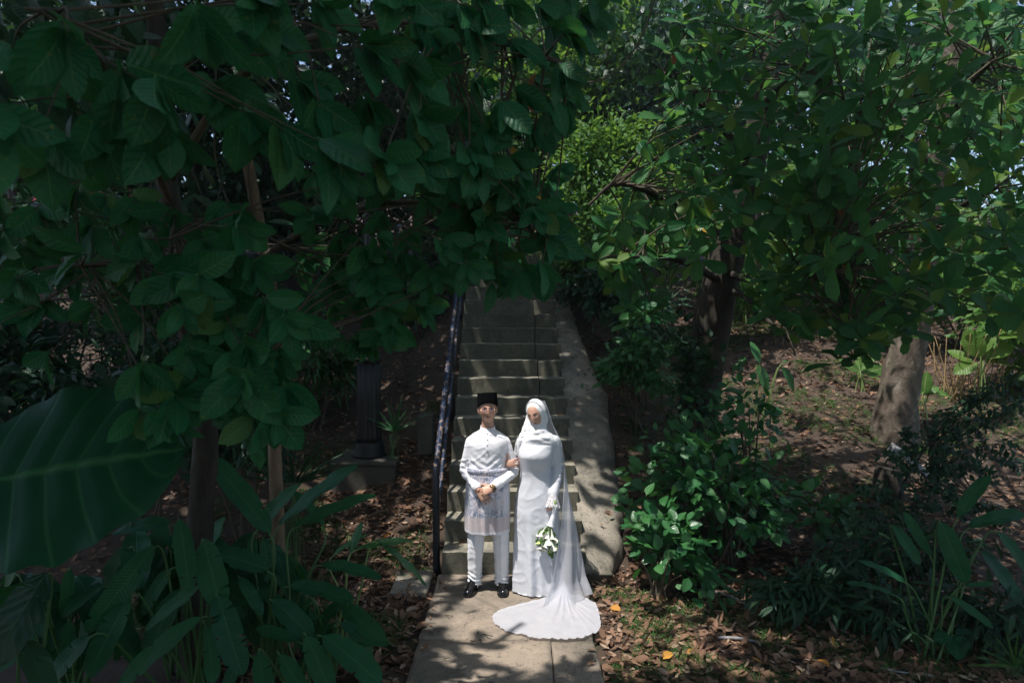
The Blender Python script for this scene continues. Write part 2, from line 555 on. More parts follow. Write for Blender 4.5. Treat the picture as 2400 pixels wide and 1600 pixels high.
# ------------------------------------------------------------------ lamp post on its plinth
M['iron'] = plain('blackened_iron', (.012, .011, .010), .55, .3, 30, .5, 9)
M['plinth'] = concrete_mat('mossy_plinth_concrete', (.085, .078, .06), (.05, .048, .036), .8, .6)
LP = P(866, 1068, 8.25)
plinth = thing('concrete_plinth', 'mossy concrete plinth under the dark iron lamp post', 'plinth', (LP.x, LP.y, float(gz(LP.x, LP.y))))
obj('block', rough_block('block', LP.x - .37, LP.x + .37, LP.y - .37, LP.y + .37, float(gz(LP.x, LP.y)) - .5, LP.z - .045, .08, .02, .008, 11), M['plinth'], plinth)
obj('cap', rough_block('cap', LP.x - .385, LP.x + .385, LP.y - .385, LP.y + .385, LP.z - .042, LP.z, .08, .012, .006, 12), M['plinth'], plinth)
lamp = thing('lamp_post', 'dark fluted iron lamp post standing on the concrete plinth', 'lamp post', LP)
def lathe(prof, cx, cy_, flutes=0, amp=.0, sides=48):
    V, F = [], []
    for r, z in prof:
        for k in range(sides):
            a = 2 * math.pi * k / sides
            rr = r * (1 - amp * (.5 + .5 * math.cos(a * flutes))) if flutes else r
            V.append(Vector((cx + rr * math.cos(a), cy_ + rr * math.sin(a), z)))
    for j in range(len(prof) - 1):
        for k in range(sides):
            a = j * sides + k; b_ = j * sides + (k + 1) % sides
            F.append((a, b_, b_ + sides, a + sides))
    F.append(tuple((len(prof) - 1) * sides + k for k in range(sides)))
    F.append(tuple(reversed(range(sides))))
    return V, F
z0 = LP.z
V, F = lathe([(.20, z0), (.20, z0 + .03), (.185, z0 + .05), (.185, z0 + .10), (.165, z0 + .13), (.17, z0 + .16), (.15, z0 + .18)], LP.x, LP.y)
obj('base_moulding', pymesh('base_moulding', V, F), M['iron'], lamp)
V, F = lathe([(.155, z0 + .17), (.15, z0 + .25), (.142, z0 + .7), (.138, z0 + 1.15)], LP.x, LP.y, 12, .10, 96)
obj('fluted_shaft', pymesh('fluted_shaft', V, F), M['iron'], lamp)
V, F = lathe([(.14, z0 + 1.14), (.165, z0 + 1.17), (.165, z0 + 1.21), (.12, z0 + 1.25), (.09, z0 + 1.30), (.055, z0 + 1.36)], LP.x, LP.y)
obj('collar', pymesh('collar', V, F), M['iron'], lamp)
V, F = lathe([(.05, z0 + 1.35), (.045, z0 + 2.4), (.04, z0 + 3.6)], LP.x, LP.y)
obj('pole', pymesh('pole', V, F), M['iron'], lamp)
M['grey_metal'] = plain('pale_grey_metal', (.32, .32, .33), .5, .1, 40, .3, 20)
V, F = tube([(LP.x - .20, LP.y - .16, z0 + 1.20), (LP.x + .02, LP.y - .17, z0 + 1.20)], .018, 10)
obj('bracket', pymesh('bracket', V, F), M['grey_metal'], lamp)

mk = P(1000, 985, 8.2)
marker = obj('concrete_marker', rough_block('concrete_marker', mk.x - .10, mk.x + .08, mk.y - .08, mk.y + .12, mk.z - .4, mk.z + .08, .06, .02, .01, 31), M['plinth'])
tag(marker, 'short grey concrete block standing in leaf litter behind the handrail', 'concrete block')

# ------------------------------------------------------------------ leaves
def prof(kind, v):
    if kind == 'elliptic': w = v ** .62 * (1 - v) ** .72; w /= .5 ** 1.34 * 1.0
    elif kind == 'obovate': w = v ** 1.0 * (1 - v) ** .45; w /= .505
    elif kind == 'ovate': w = v ** .42 * (1 - v) ** .8; w /= .478
    elif kind == 'round': w = np.sqrt(np.clip(1 - (2 * v - 1) ** 2, 0, 1)) * (1 - .12 * v)
    elif kind == 'paddle': w = np.clip(1 - np.abs(2 * v - 1.0) ** 3.2, 0, 1) ** .62
    elif kind == 'strap': w = v ** .12 * (1 - v) ** .55; w /= .83
    elif kind == 'heart': w = np.clip(v, 0, 1) ** .38 * (1 - v) ** .75 / .52
    return np.clip(w, 0, 1.1)

def leaf_base(kind, width, nv=6, nu=1, droop=.15, fold=.15, wave=.0, twist=.0, petiole=.0, tears=0, seed=0):
    r = np.random.default_rng(seed)
    v = np.linspace(0, 1, nv + 1)
    w = prof(kind, np.clip(v, 1e-4, 1 - 1e-4)) * width * .5
    w[0] = max(w[0], .012 * width); w[-1] = .0
    if kind in ('elliptic', 'ovate') : w = w * np.where(v > .88, .8, 1)
    u = np.linspace(-1, 1, 2 * nu + 1)
    L = np.ones((nv + 1, 2 * nu + 1))
    if tears:
        for s in (0, 1):
            for k in r.choice(np.arange(3, nv - 3), tears, replace=False):
                cols = slice(0, nu) if s == 0 else slice(nu + 1, None)
                L[k, cols] *= r.uniform(.25, .7)
    X = u[None, :] * w[:, None] * L
    Y = np.repeat(v[:, None], 2 * nu + 1, 1)
    Y = Y + np.abs(u)[None, :] * (w[:, None] * .25)* (1 - v[:, None])
    Z = -droop * v[:, None] ** 2 + np.abs(X) * fold * 2 * .5
    if wave:
        Z = Z + wave * np.abs(u)[None, :] * np.sin(v[:, None] * 17 + u[None, :] * 2 + seed)
    if twist:
        X, Z = X * np.cos(twist * v[:, None]) - Z * np.sin(twist * v[:, None]) * .3, Z + X * np.sin(twist * v[:, None])
    if petiole:
        Y = petiole + Y * (1 - petiole)
    V = np.stack([X, Y + 0 * X, Z + 0 * X], 2).reshape(-1, 3)
    uv = np.stack([np.repeat((u * .5 + .5)[None, :], nv + 1, 0), np.repeat(v[:, None], 2 * nu + 1, 1)], 2).reshape(-1, 2)
    if petiole:
        n0 = len(V)
        pw = .010
        V = np.concatenate([V, np.array([[-pw, 0, 0.0], [pw, 0, 0.0], [pw, petiole * 1.05, 0.0], [-pw, petiole * 1.05, 0.0]])])
        uv = np.concatenate([uv, np.array([[.5, 0], [.5, 0], [.5, 0], [.5, 0]])])
    ii = np.arange((nv + 1) * (2 * nu + 1)).reshape(nv + 1, 2 * nu + 1)
    F = np.stack([ii[:-1, :-1].ravel(), ii[:-1, 1:].ravel(), ii[1:, 1:].ravel(), ii[1:, :-1].ravel()], 1)
    if petiole:
        F = np.concatenate([F, np.array([[n0, n0 + 1, n0 + 2, n0 + 3]])])
    return V, F, uv

def norm(a):
    a = np.asarray(a, float)
    return a / np.maximum(np.linalg.norm(a, axis=-1, keepdims=True), 1e-9)

def basis(D, N):
    D = norm(D); N = np.asarray(N, float)
    N = N - D * np.sum(D * N, -1, keepdims=True)
    bad = np.linalg.norm(N, axis=-1) < 1e-4
    if np.any(bad): N[bad] = np.cross(D[bad], [.3, .9, .1])
    N = norm(N)
    return np.cross(D, N), D, N

def mass(name, bases, pos, D, N, S, mat, parent, kind='stuff', label=None):
    """many leaves too small or too many to be picked apart, joined into one mesh"""
    pos = np.asarray(pos, float); S = np.asarray(S, float)
    if len(pos) == 0: return None
    X, D, N = basis(D, N)
    which = RNG.integers(0, len(bases), len(pos))
    Vs, Fs, Us, Rs = [], [], [], []
    off = 0
    for k, (bv, bf, bu) in enumerate(bases):
        sel = which == k
        n = int(sel.sum())
        if n == 0: continue
        v = pos[sel][:, None, :] + S[sel][:, None, None] * (bv[None, :, 0:1] * X[sel][:, None, :] + bv[None, :, 1:2] * D[sel][:, None, :] + bv[None, :, 2:3] * N[sel][:, None, :])
        f = bf[None] + (np.arange(n) * len(bv))[:, None, None] + off
        Vs.append(v.reshape(-1, 3)); Fs.append(f.reshape(-1, 4)); Us.append(np.tile(bu, (n, 1)))
        Rs.append(np.repeat(RNG.random(n), len(bv)))
        off += n * len(bv)
    me = mesh_np(name, np.concatenate(Vs), np.concatenate(Fs), np.concatenate(Us), np.concatenate(Rs))
    o = obj(name, me, mat, parent)
    if kind: o['kind'] = kind
    if label: o['label'] = label
    return o

MESHES = {}
def leaf_meshes(key, bases, mat):
    if key not in MESHES:
        out = []
        for k, (v, f, u) in enumerate(bases):
            me = mesh_np(key, v, f, u, np.full(len(v), .37 * k))
            me.materials.append(mat)
            out.append(me)
        MESHES[key] = out
    return MESHES[key]

def singles(name, meshes, pos, D, N, S, parent, label=None):
    """leaves that can be told apart: one object each, sharing mesh data"""
    X, D, N = basis(D, N)
    off = np.array(parent.location) if parent is not None else np.zeros(3)
    out = []
    for i in range(len(pos)):
        o = bpy.data.objects.new(name, meshes[int(RNG.integers(0, len(meshes)))])
        s = float(S[i])
        m = Matrix(((X[i][0] * s, D[i][0] * s, N[i][0] * s, pos[i][0] - off[0]),
                    (X[i][1] * s, D[i][1] * s, N[i][1] * s, pos[i][1] - off[1]),
                    (X[i][2] * s, D[i][2] * s, N[i][2] * s, pos[i][2] - off[2]),
                    (0, 0, 0, 1)))
        COL.objects.link(o)
        o.parent = parent
        o.matrix_local = m
        if label: o['label'] = label
        out.append(o)
    return out

def split_show(pos, S, n=300):
    """indices of the leaves that show largest, and the rest"""
    d = np.linalg.norm(np.asarray(pos) - np.array(CAM), axis=1)
    dirs = (np.asarray(pos) - np.array(CAM))
    inside = (np.abs(dirs[:, 0] / np.maximum(dirs[:, 1], .1)) < .78) & (np.abs(dirs[:, 2] / np.maximum(dirs[:, 1], .1)) < .55) & (dirs[:, 1] > .5)
    score = np.asarray(S) / d * np.where(inside, 1, .01)
    order = np.argsort(-score)
    return order[:n], order[n:]

def whorl(c, axis, n, spread, size, droop=.0, rnd=.25, tocam=0.0):
    """leaves round a twig end"""
    axis = norm(np.array(axis)); c = np.array(c, float)
    a0 = np.cross(axis, [0.31, .2, .93]); a0 = norm(a0); a1 = np.cross(axis, a0)
    ph = RNG.random() * 6.28
    pos, D, N, S = [], [], [], []
    for k in range(n):
        a = ph + k * 2.399 + RNG.normal() * .2
        rad = a0 * math.cos(a) + a1 * math.sin(a)
        sp = spread * (1 + RNG.normal() * rnd) * (.45 + .75 * (k + 1) / n)
        d = axis * math.cos(sp) + rad * math.sin(sp) + np.array([0, 0, -droop])
        nn = axis * math.sin(sp) - rad * math.cos(sp) * .6 + np.array([0, -tocam, tocam]) + RNG.normal(size=3) * .12
        pos.append(c + axis * size * (-.25 + .25 * (n - k) / n)); D.append(d); N.append(nn)
        S.append(size * (.75 + .45 * RNG.random()) * (.6 + .45 * (k + 1) / n))
    return pos, D, N, S

def poly_in(poly, x, y):
    c = False
    n = len(poly)
    for i in range(n):
        x1, y1 = poly[i]; x2, y2 = poly[(i + 1) % n]
        if (y1 > y) != (y2 > y) and x < (x2 - x1) * (y - y1) / (y2 - y1) + x1: c = not c
    return c

def sample_poly(poly, n, cand=8):
    xs = [p[0] for p in poly]; ys = [p[1] for p in poly]
    pts = []
    while len(pts) < n:
        best, bd = None, -1
        k = 0
        while k < cand:
            x = RNG.uniform(min(xs), max(xs)); y = RNG.uniform(min(ys), max(ys))
            if not poly_in(poly, x, y): continue
            k += 1
            d = min([(x - a) ** 2 + (y - b_) ** 2 for a, b_ in pts] or [1e9])
            if d > bd: bd, best = d, (x, y)
        pts.append(best)
    return pts

def nearest(pts, q):
    pts = np.asarray(pts); d = np.linalg.norm(pts - np.asarray(q), axis=1)
    o = np.argsort(d)[:min(24, len(d))]
    return pts[int(RNG.choice(o))]

def twig_mesh(starts, ends, r0=.008, r1=.003, sag=.08, sides=5):
    parts = []
    for a, b_ in zip(starts, ends):
        a = np.array(a, float); b_ = np.array(b_, float)
        m = (a + b_) / 2 + np.array([0, 0, sag * np.linalg.norm(b_ - a)]) + RNG.normal(size=3) * .04 * np.linalg.norm(b_ - a)
        parts.append(tube(spline([a, m, b_], 7), np.linspace(r0, r1, 7), sides, False))
    return join(parts)

# ------------------------------------------------------------------ people: materials
def cloth_mat(name, color, rough=.55, weave=900.0, bump=.15, fold=0.0, sheen=.3, spec=.3, pattern=None):
    m, t, out = nt(name); b = NB(t)
    co = b.obj_co()
    h = b.noise(weave, 2, .5, co)
    col = color
    if fold:
        f = b.noise(16.0, 3, .5, co, .8)
        h = b.math('ADD', b.math('MULTIPLY', h, .12), b.math('MULTIPLY', f, fold))
    bs = b.bsdf(col, rough, b.bump(h, bump, .012))
    bs.inputs['Specular IOR Level'].default_value = spec
    bs.inputs['Sheen Weight'].default_value = sheen
    b.L(bs.outputs[0], out.inputs[0])
    return m
M['shirt'] = cloth_mat('white_satin_cotton', (.84, .83, .86), .42, 900, .35, 1.0, .2, .4)
M['trousers'] = cloth_mat('off_white_cotton', (.80, .79, .80), .55, 900, .3, .8)
M['hijab'] = cloth_mat('white_chiffon', (.84, .84, .86), .6, 900, .3, .8)
def beaded_mat():
    m, t, out = nt('beaded_white_lace_cloth'); b = NB(t)
    co = b.obj_co()
    vo = b.n('ShaderNodeTexVoronoi'); vo.inputs['Scale'].default_value = 230.0; b.L(co, vo.inputs['Vector'])
    dots = b.ramp(vo.outputs['Distance'], [(.12, 1.0), (.34, 0.0)])
    lace = b.ramp(b.noise(14.0, 4, .6, co, 2.0), [(.44, 0.0), (.56, 1.0)])
    d = b.math('MULTIPLY', dots, b.math('ADD', b.math('MULTIPLY', lace, .8), .2))
    col = b.mix(b.math('MULTIPLY', d, .6), (.66, .67, .71), (.92, .92, .94))
    bs = b.bsdf(col, b.math('SUBTRACT', .6, b.math('MULTIPLY', d, .4)), b.bump(b.math('ADD', d, b.math('MULTIPLY', b.noise(12.0, 2, .5, co), 1.8)), .45, .006))
    b.L(bs.outputs[0], out.inputs[0])
    return m
M['beaded'] = beaded_mat()
def tulle_mat(name, color, opacity, lace=False):
    m, t, out = nt(name); b = NB(t)
    bs = b.bsdf(color, .7)
    trl = b.n('ShaderNodeBsdfTranslucent'); trl.inputs[0].default_value = (*color, 1)
    mx0 = b.n('ShaderNodeMixShader'); mx0.inputs[0].default_value = .35
    b.L(bs.outputs[0], mx0.inputs[1]); b.L(trl.outputs[0], mx0.inputs[2])
    tp = b.n('ShaderNodeBsdfTransparent')
    mx = b.n('ShaderNodeMixShader')
    if lace:
        co = b.obj_co()
        n1 = b.ramp(b.noise(42.0, 3, .6, co, 2.5), [(.42, .25), (.50, 1.0)])
        b.L(n1, mx.inputs[0])
    else:
        mx.inputs[0].default_value = opacity
    b.L(tp.outputs[0], mx.inputs[1]); b.L(mx0.outputs[0], mx.inputs[2])
    b.L(mx.outputs[0], out.inputs[0])
    return m
M['tulle'] = tulle_mat('white_tulle', (.78, .78, .84), .55)
M['train'] = tulle_mat('layered_white_tulle', (.70, .70, .75), .80)
M['lace'] = tulle_mat('white_lace', (.85, .84, .87), .8, True)
def sampin_mat():
    m, t, out = nt('woven_floral_brocade'); b = NB(t)
    co = b.obj_co()
    sep = b.n('ShaderNodeSeparateXYZ'); b.L(co, sep.inputs[0])
    x, z = sep.outputs[0], sep.outputs[2]
    base = (.68, .66, .70)
    # large curling floral figures in grey blue, pink blush between them
    n1 = b.noise(8.5, 2, .45, co, 3.2)
    band = b.math('ABSOLUTE', b.math('SUBTRACT', n1, .5))
    curl = b.ramp(band, [(.035, 1.0), (.07, 0.0)])
    vo = b.n('ShaderNodeTexVoronoi'); vo.inputs['Scale'].default_value = 11.0; b.L(co, vo.inputs['Vector'])
    bloom = b.ramp(vo.outputs['Distance'], [(.30, 1.0), (.42, 0.0)])
    fl = b.math('MULTIPLY', b.math('MAXIMUM', curl, b.math('MULTIPLY', bloom, .6)), b.ramp(b.noise(5.0, 2, .5, co), [(.42, .15), (.55, 1.0)]))
    col = b.mix(b.ramp(b.noise(9.0, 2, .5, co), [(.48, 0.0), (.62, .5)]), base, (.66, .54, .55))
    col = b.mix(fl, col, (.20, .24, .34))
    # border: small woven lozenges
    bw = b.math('MULTIPLY', b.math('SINE', b.math('MULTIPLY', b.math('ADD', x, z), 330.0)), b.math('SINE', b.math('MULTIPLY', b.math('SUBTRACT', x, z), 330.0)))
    bcol = b.mix(b.ramp(bw, [(.08, 0.0), (.2, 1.0)]), (.68, .60, .60), (.40, .32, .34))
    bm_ = b.ramp(z, [(.706, 1.0), (.712, 0.0)])
    bcol = b.mix(b.ramp(z, [(.578, 1.0), (.582, 0.0)]), bcol, (.72, .71, .74))
    col = b.mix(bm_, col, bcol)
    h = b.math('ADD', b.math('MULTIPLY', fl, .12), b.noise(14.0, 2, .5, co))
    bs = b.bsdf(col, .38, b.bump(h, .3, .01)); bs.inputs['Sheen Weight'].default_value = .3
    b.L(bs.outputs[0], out.inputs[0])
    return m
M['sampin'] = sampin_mat()
def skin_mat(name, c, red):
    m, t, out = nt(name); b = NB(t)
    co = b.obj_co()
    col = b.mix(b.ramp(b.noise(11.0, 3, .5, co), [(.4, 0.0), (.7, .5)]), c, red)
    bs = b.bsdf(col, .48, b.bump(b.noise(220.0, 2, .5, co), .08, .004))
    bs.inputs['Subsurface Weight'].default_value = .12
    bs.inputs['Subsurface Radius'].default_value = (.012, .005, .003)
    b.L(bs.outputs[0], out.inputs[0])
    return m
M['skin_a'] = skin_mat('tan_skin', (.56, .33, .225), (.54, .26, .18))
M['skin_b'] = skin_mat('light_tan_skin', (.58, .35, .255), (.58, .28, .21))
M['velvet'] = plain('black_velvet', (.0025, .003, .004), 1.0, .15, 300, .3, 20, Specular_IOR_Level=.08)
M['leather'] = plain('black_polished_leather', (.006, .006, .007), .18, .12, 60)
M['rubber'] = plain('black_rubber_sole', (.01, .01, .01), .6)
M['gold'] = plain('gold_wire', (.65, .42, .22), .25, Metallic=1.0)
M['silver'] = plain('silver_crystal', (.85, .85, .88), .15, Metallic=.8)
M['watch'] = plain('dark_bronze_steel', (.10, .09, .06), .3, Metallic=.8)
M['brow'] = plain('black_brow_hair', (.035, .022, .017), .7)
M['hair'] = plain('black_hair', (.008, .007, .007), .45, .4, 300)
M['eye_white'] = plain('eye_white', (.55, .52, .5), .3)
M['iris'] = plain('dark_brown_iris', (.015, .009, .006), .2)
M['lip_a'] = plain('brown_pink_lip', (.33, .12, .10), .4)
M['lip_b'] = plain('rose_lip', (.33, .075, .075), .35)
M['nail'] = plain('red_nail_henna', (.22, .03, .03), .35)
def lens_mat():
    m, t, out = nt('tinted_spectacle_lens'); b = NB(t)
    tp = b.n('ShaderNodeBsdfTransparent'); tp.inputs[0].default_value = (.62, .62, .80, 1)
    gl = b.n('ShaderNodeBsdfGlossy'); gl.inputs[0].default_value = (.55, .5, .9, 1); gl.inputs['Roughness'].default_value = .05
    mx = b.n('ShaderNodeMixShader'); mx.inputs[0].default_value = .10
    b.L(tp.outputs[0], mx.inputs[1]); b.L(gl.outputs[0], mx.inputs[2]); b.L(mx.outputs[0], out.inputs[0])
    return m
M['lens'] = lens_mat()
M['petal'] = plain('white_petal', (.80, .80, .70), .5, .05, 50, .06, 8, Subsurface_Weight=.1)
M['petal_green'] = plain('greenish_petal', (.55, .62, .22), .5, 0, 50, .3, 20)
M['spadix'] = plain('yellow_spadix', (.75, .62, .08), .6)

# ------------------------------------------------------------------ people: shape helpers
def ellipsoid(c, r, nl=24, nb=14, rot=None):
    V, F = [], []
    c = Vector(c)
    for j in range(1, nb):
        la = math.pi * j / nb - math.pi / 2
        for i in range(nl):
            lo = 2 * math.pi * i / nl
            p = Vector((r[0] * math.cos(la) * math.cos(lo), r[1] * math.cos(la) * math.sin(lo), r[2] * math.sin(la)))
            V.append(c + (rot @ p if rot else p))
    for j in range(nb - 2):
        for i in range(nl):
            a = j * nl + i; b_ = j * nl + (i + 1) % nl
            F.append((a, b_, b_ + nl, a + nl))
    s = len(V)
    bot = Vector((0, 0, -r[2])); top = Vector((0, 0, r[2]))
    V += [c + (rot @ bot if rot else bot), c + (rot @ top if rot else top)]
    for i in range(nl):
        F.append((s, (i + 1) % nl, i)); o = (nb - 2) * nl
        F.append((o + i, o + (i + 1) % nl, s + 1))
    return V, F

def loft(rings, n=56, p=2.0, capped=True):
    """rings: (z, cx, cy, rx, ry); smoothed along z"""
    V, F = [], []
    for (z, cx, cy_, rx, ry) in rings:
        for k in range(n):
            a = 2 * math.pi * k / n
            ca, sa = math.cos(a), math.sin(a)
            V.append(Vector((cx + rx * math.copysign(abs(ca) ** (2 / p), ca), cy_ + ry * math.copysign(abs(sa) ** (2 / p), sa), z)))
    m = len(rings)
    for j in range(m - 1):
        for k in range(n):
            a = j * n + k; b_ = j * n + (k + 1) % n
            F.append((a, b_, b_ + n, a + n))
    if capped:
        F.append(tuple(reversed(range(n)))); F.append(tuple((m - 1) * n + k for k in range(n)))
    return V, F

def dense(rings, m):
    """interpolate ring parameters"""
    r = np.array(rings, float)
    t = np.linspace(0, 1, len(r)); out = []
    pts = spline([tuple(x) for x in r], m)
    return [tuple(x) for x in pts]

def limb(pts, rad, n=20, sides=18, flat=1.0):
    s = spline(pts, n)
    rr = np.interp(np.linspace(0, 1, n), np.linspace(0, 1, len(rad)), rad)
    V, F = tube(s, rr, sides, True, 0, flat)
    # rounded ends
    a = ellipsoid(s[0], (rr[0],) * 3, 14, 8); b_ = ellipsoid(s[-1], (rr[-1],) * 3, 14, 8)
    return [(V, F), a, b_]

def remesh(parts, voxel, it=3, fac=.5):
    V, F = join(parts)
    me = pymesh('tmp', V, F)
    bm = bmesh.new(); bm.from_mesh(me); bmesh.ops.recalc_face_normals(bm, faces=bm.faces); bm.to_mesh(me); bm.free()
    o = bpy.data.objects.new('tmp', me); COL.objects.link(o)
    md = o.modifiers.new('r', 'REMESH'); md.mode = 'VOXEL'; md.voxel_size = voxel; md.use_smooth_shade = True
    if it:
        sm = o.modifiers.new('s', 'SMOOTH'); sm.factor = fac; sm.iterations = it
    dg = bpy.context.evaluated_depsgraph_get()
    out = bpy.data.meshes.new_from_object(o.evaluated_get(dg))
    bpy.data.objects.remove(o); bpy.data.meshes.remove(me)
    out.polygons.foreach_set('use_smooth', np.ones(len(out.polygons), bool))
    return out

def displace(me, fn):
    n = len(me.vertices)
    co = np.empty(n * 3, np.float32); me.vertices.foreach_get('co', co); co = co.reshape(-1, 3)
    no = np.empty(n * 3, np.float32); me.vertex_normals.foreach_get('vector', no); no = no.reshape(-1, 3)
    d = fn(co, no)
    co = co + no * d[:, None]
    me.vertices.foreach_set('co', co.ravel()); me.update()

def nz(p, s, off=0.0):
    return np.array([noise.noise((x * s[0] + off, y * s[1], z * s[2])) for x, y, z in p])

def bvh_of(me):
    return BVHTree.FromPolygons([v.co for v in me.vertices], [p.vertices for p in me.polygons])

def cast_patch(bvh, M4, outline, off=.0012, rings=3):
    """a thin patch that lies on a surface: outline in (x, z) of the frame M4, cast along its +Y"""
    cx = sum(p[0] for p in outline) / len(outline); cz = sum(p[1] for p in outline) / len(outline)
    d = (M4.to_3x3() @ Vector((0, 1, 0))).normalized()
    V, F = [], []
    def hit(x, z):
        o = M4 @ Vector((x, -.4, z))
        h = bvh.ray_cast(o, d)
        return (h[0] if h[0] is not None else M4 @ Vector((x, -.1, z))) - d * off
    V.append(hit(cx, cz))
    n = len(outline)
    for r in range(1, rings + 1):
        f = r / rings
        for x, z in outline: V.append(hit(cx + (x - cx) * f, cz + (z - cz) * f))
    for k in range(n):
        F.append((0, 1 + k, 1 + (k + 1) % n))
    for r in range(rings - 1):
        for k in range(n):
            a = 1 + r * n + k; b_ = 1 + r * n + (k + 1) % n
            F.append((a, a + n, b_ + n, b_))
    return V, F

def head_geo(w=.074, dp=.096, h=.116, jaw=.30, nose=1.0, brow=1.0):
    V, F = [], []
    nl, nb = 110, 84
    g = lambda x, s: math.exp(-(x / s) ** 2)
    for j in range(1, nb):
        la = math.pi * j / nb - math.pi / 2
        for i in range(nl):
            lo = 2 * math.pi * i / nl
            sx, sy, sz = math.cos(la) * math.sin(lo), -math.cos(la) * math.cos(lo), math.sin(la)
            x, y, z = w * sx, dp * sy, h * sz
            k = max(0, -sz)
            x *= 1 - jaw * k ** 1.7
            if sy < 0: y *= 1 - .06 * k ** 2
            else: y *= 1 - .40 * k
            if sz > 0: x *= 1 + .05 * math.sin(sz * math.pi)
            fr = max(0, -sy) ** 1.0 if sy < 0 else 0
            ax = abs(x)
            b_ = 0
            if -.045 < z < .035:
                ramp = np.interp(z, [-.043, -.036, -.028, -.012, .012, .032], [0, .012, .023, .017, .008, .001])
                b_ += nose * ramp * g(x, .0105)
            b_ += .008 * nose * g(ax - .012, .006) * g(z + .031, .007)
            b_ -= .007 * g(ax - .030, .015) * g(z - .012, .011)
            b_ += .005 * brow * g(ax - .026, .022) * g(z - .031, .009)
            b_ += .005 * g(ax - .045, .016) * g(z + .016, .018)
            b_ += .006 * g(x, .020) * (g(z + .054, .0055) + 1.1 * g(z + .066, .006)) + .003 * g(x, .03) * g(z + .06, .02)
            b_ -= .004 * g(x, .022) * g(z + .0600, .0028)
            b_ += .008 * g(x, .017) * g(z + .098, .014)
            y -= b_ * fr
            V.append(Vector((x, y, z)))
    for j in range(nb - 2):
        for i in range(nl):
            a = j * nl + i; b_ = j * nl + (i + 1) % nl
            F.append((a, b_, b_ + nl, a + nl))
    s = len(V)
    V += [Vector((0, 0, -h)), Vector((0, 0, h))]
    for i in range(nl):
        F.append((s, (i + 1) % nl, i)); o = (nb - 2) * nl
        F.append((o + i, o + (i + 1) % nl, s + 1))
    return V, F

def hand_parts(W, f, n, side, curl=(.35, .35, .35, .4), length=.175, thumb=(.75, .75, -.2), tcurl=.25, spread=.10, wr=.027):
    """a palm, four fingers of unequal length bent towards the palm, and a thumb from the side near the wrist
    W wrist, f pointing direction, n back of the hand, side +1/-1 where the thumb is"""
    W = Vector(W); f = Vector(f).normalized(); n = (Vector(n) - f * Vector(n).dot(f)).normalized()
    s = f.cross(n) * side                                  # towards the thumb
    k = length / .18
    parts = []
    pw = .040 * k
    # palm
    V, F = [], []
    for t, w_, th in ((-.02, wr * .95, .020), (.0, wr, .019), (.025, .034, .017), (.055, .041, .015), (.085, .041, .013), (.098, .036, .010)):
        c = W + f * t * k
        for a in np.linspace(0, 2 * math.pi, 17)[:-1]:
            V.append(c + s * math.cos(a) * w_ * k + n * math.sin(a) * th * k)
    for j in range(5):
        for i in range(16):
            a = j * 16 + i; b_ = j * 16 + (i + 1) % 16
            F.append((a, b_, b_ + 16, a + 16))
    F.append(tuple(reversed(range(16)))); F.append(tuple(80 + i for i in range(16)))
    parts.append((V, F))
    tips = []
    for i, (off, L) in enumerate(((.031, .074), (.0105, .082), (-.0105, .077), (-.031, .060))):
        base = W + f * .082 * k + s * off * k
        d = (f + s * off * spread * 75).normalized()
        pts = [base]; dd = d.copy(); nn = n.copy()
        c = curl[i]
        for q, fr in enumerate((.46, .30, .24)):
            ang = c * (.8, 1.1, .8)[q]
            axis = s * side
            R = Quaternion(s, -ang * 1.0) if False else None
            ca, sa = math.cos(ang), math.sin(ang)
            d2 = dd * ca - nn * sa; nn = nn * ca + dd * sa; dd = d2
            pts.append(pts[-1] + dd * L * fr * k)
        rr = [.0092 * k, .0084 * k, .0076 * k, .0064 * k]
        parts += limb(pts, rr, 12, 10)
        tips.append((pts[-1], dd, nn))
    b0 = W + f * .022 * k + s * .026 * k
    td = (f * thumb[0] + s * thumb[1] + n * thumb[2]).normalized()
    p1 = b0 + td * .040 * k
    td2 = (td * math.cos(tcurl) + f * math.sin(tcurl) * .8).normalized()
    p2 = p1 + td2 * .034 * k
    parts += limb([b0, p1, p2, p2 + td2 * .014 * k], [.014 * k, .0115 * k, .0095 * k, .0075 * k], 12, 10)
    tips.append((p2 + td2 * .014 * k, td2, n))
    return parts, tips

def almond(cx, cz, hw, hh, tilt=0.0, n=16):
    out = []
    for k in range(n):
        a = 2 * math.pi * k / n
        x = hw * math.cos(a); z = hh * math.sin(a) * (1 - .35 * abs(math.cos(a)) ** 3)
        out.append((cx + x, cz + z + tilt * x))
    return out

def strip(pts, w):
    """closed outline round a polyline of (x, z)"""
    up = [(x, z + w * math.sin(math.pi * (i + .4) / (len(pts) - .2))) for i, (x, z) in enumerate(pts)]
    dn = [(x, z - w * math.sin(math.pi * (i + .4) / (len(pts) - .2))) for i, (x, z) in enumerate(pts)]
    return up + dn[::-1]

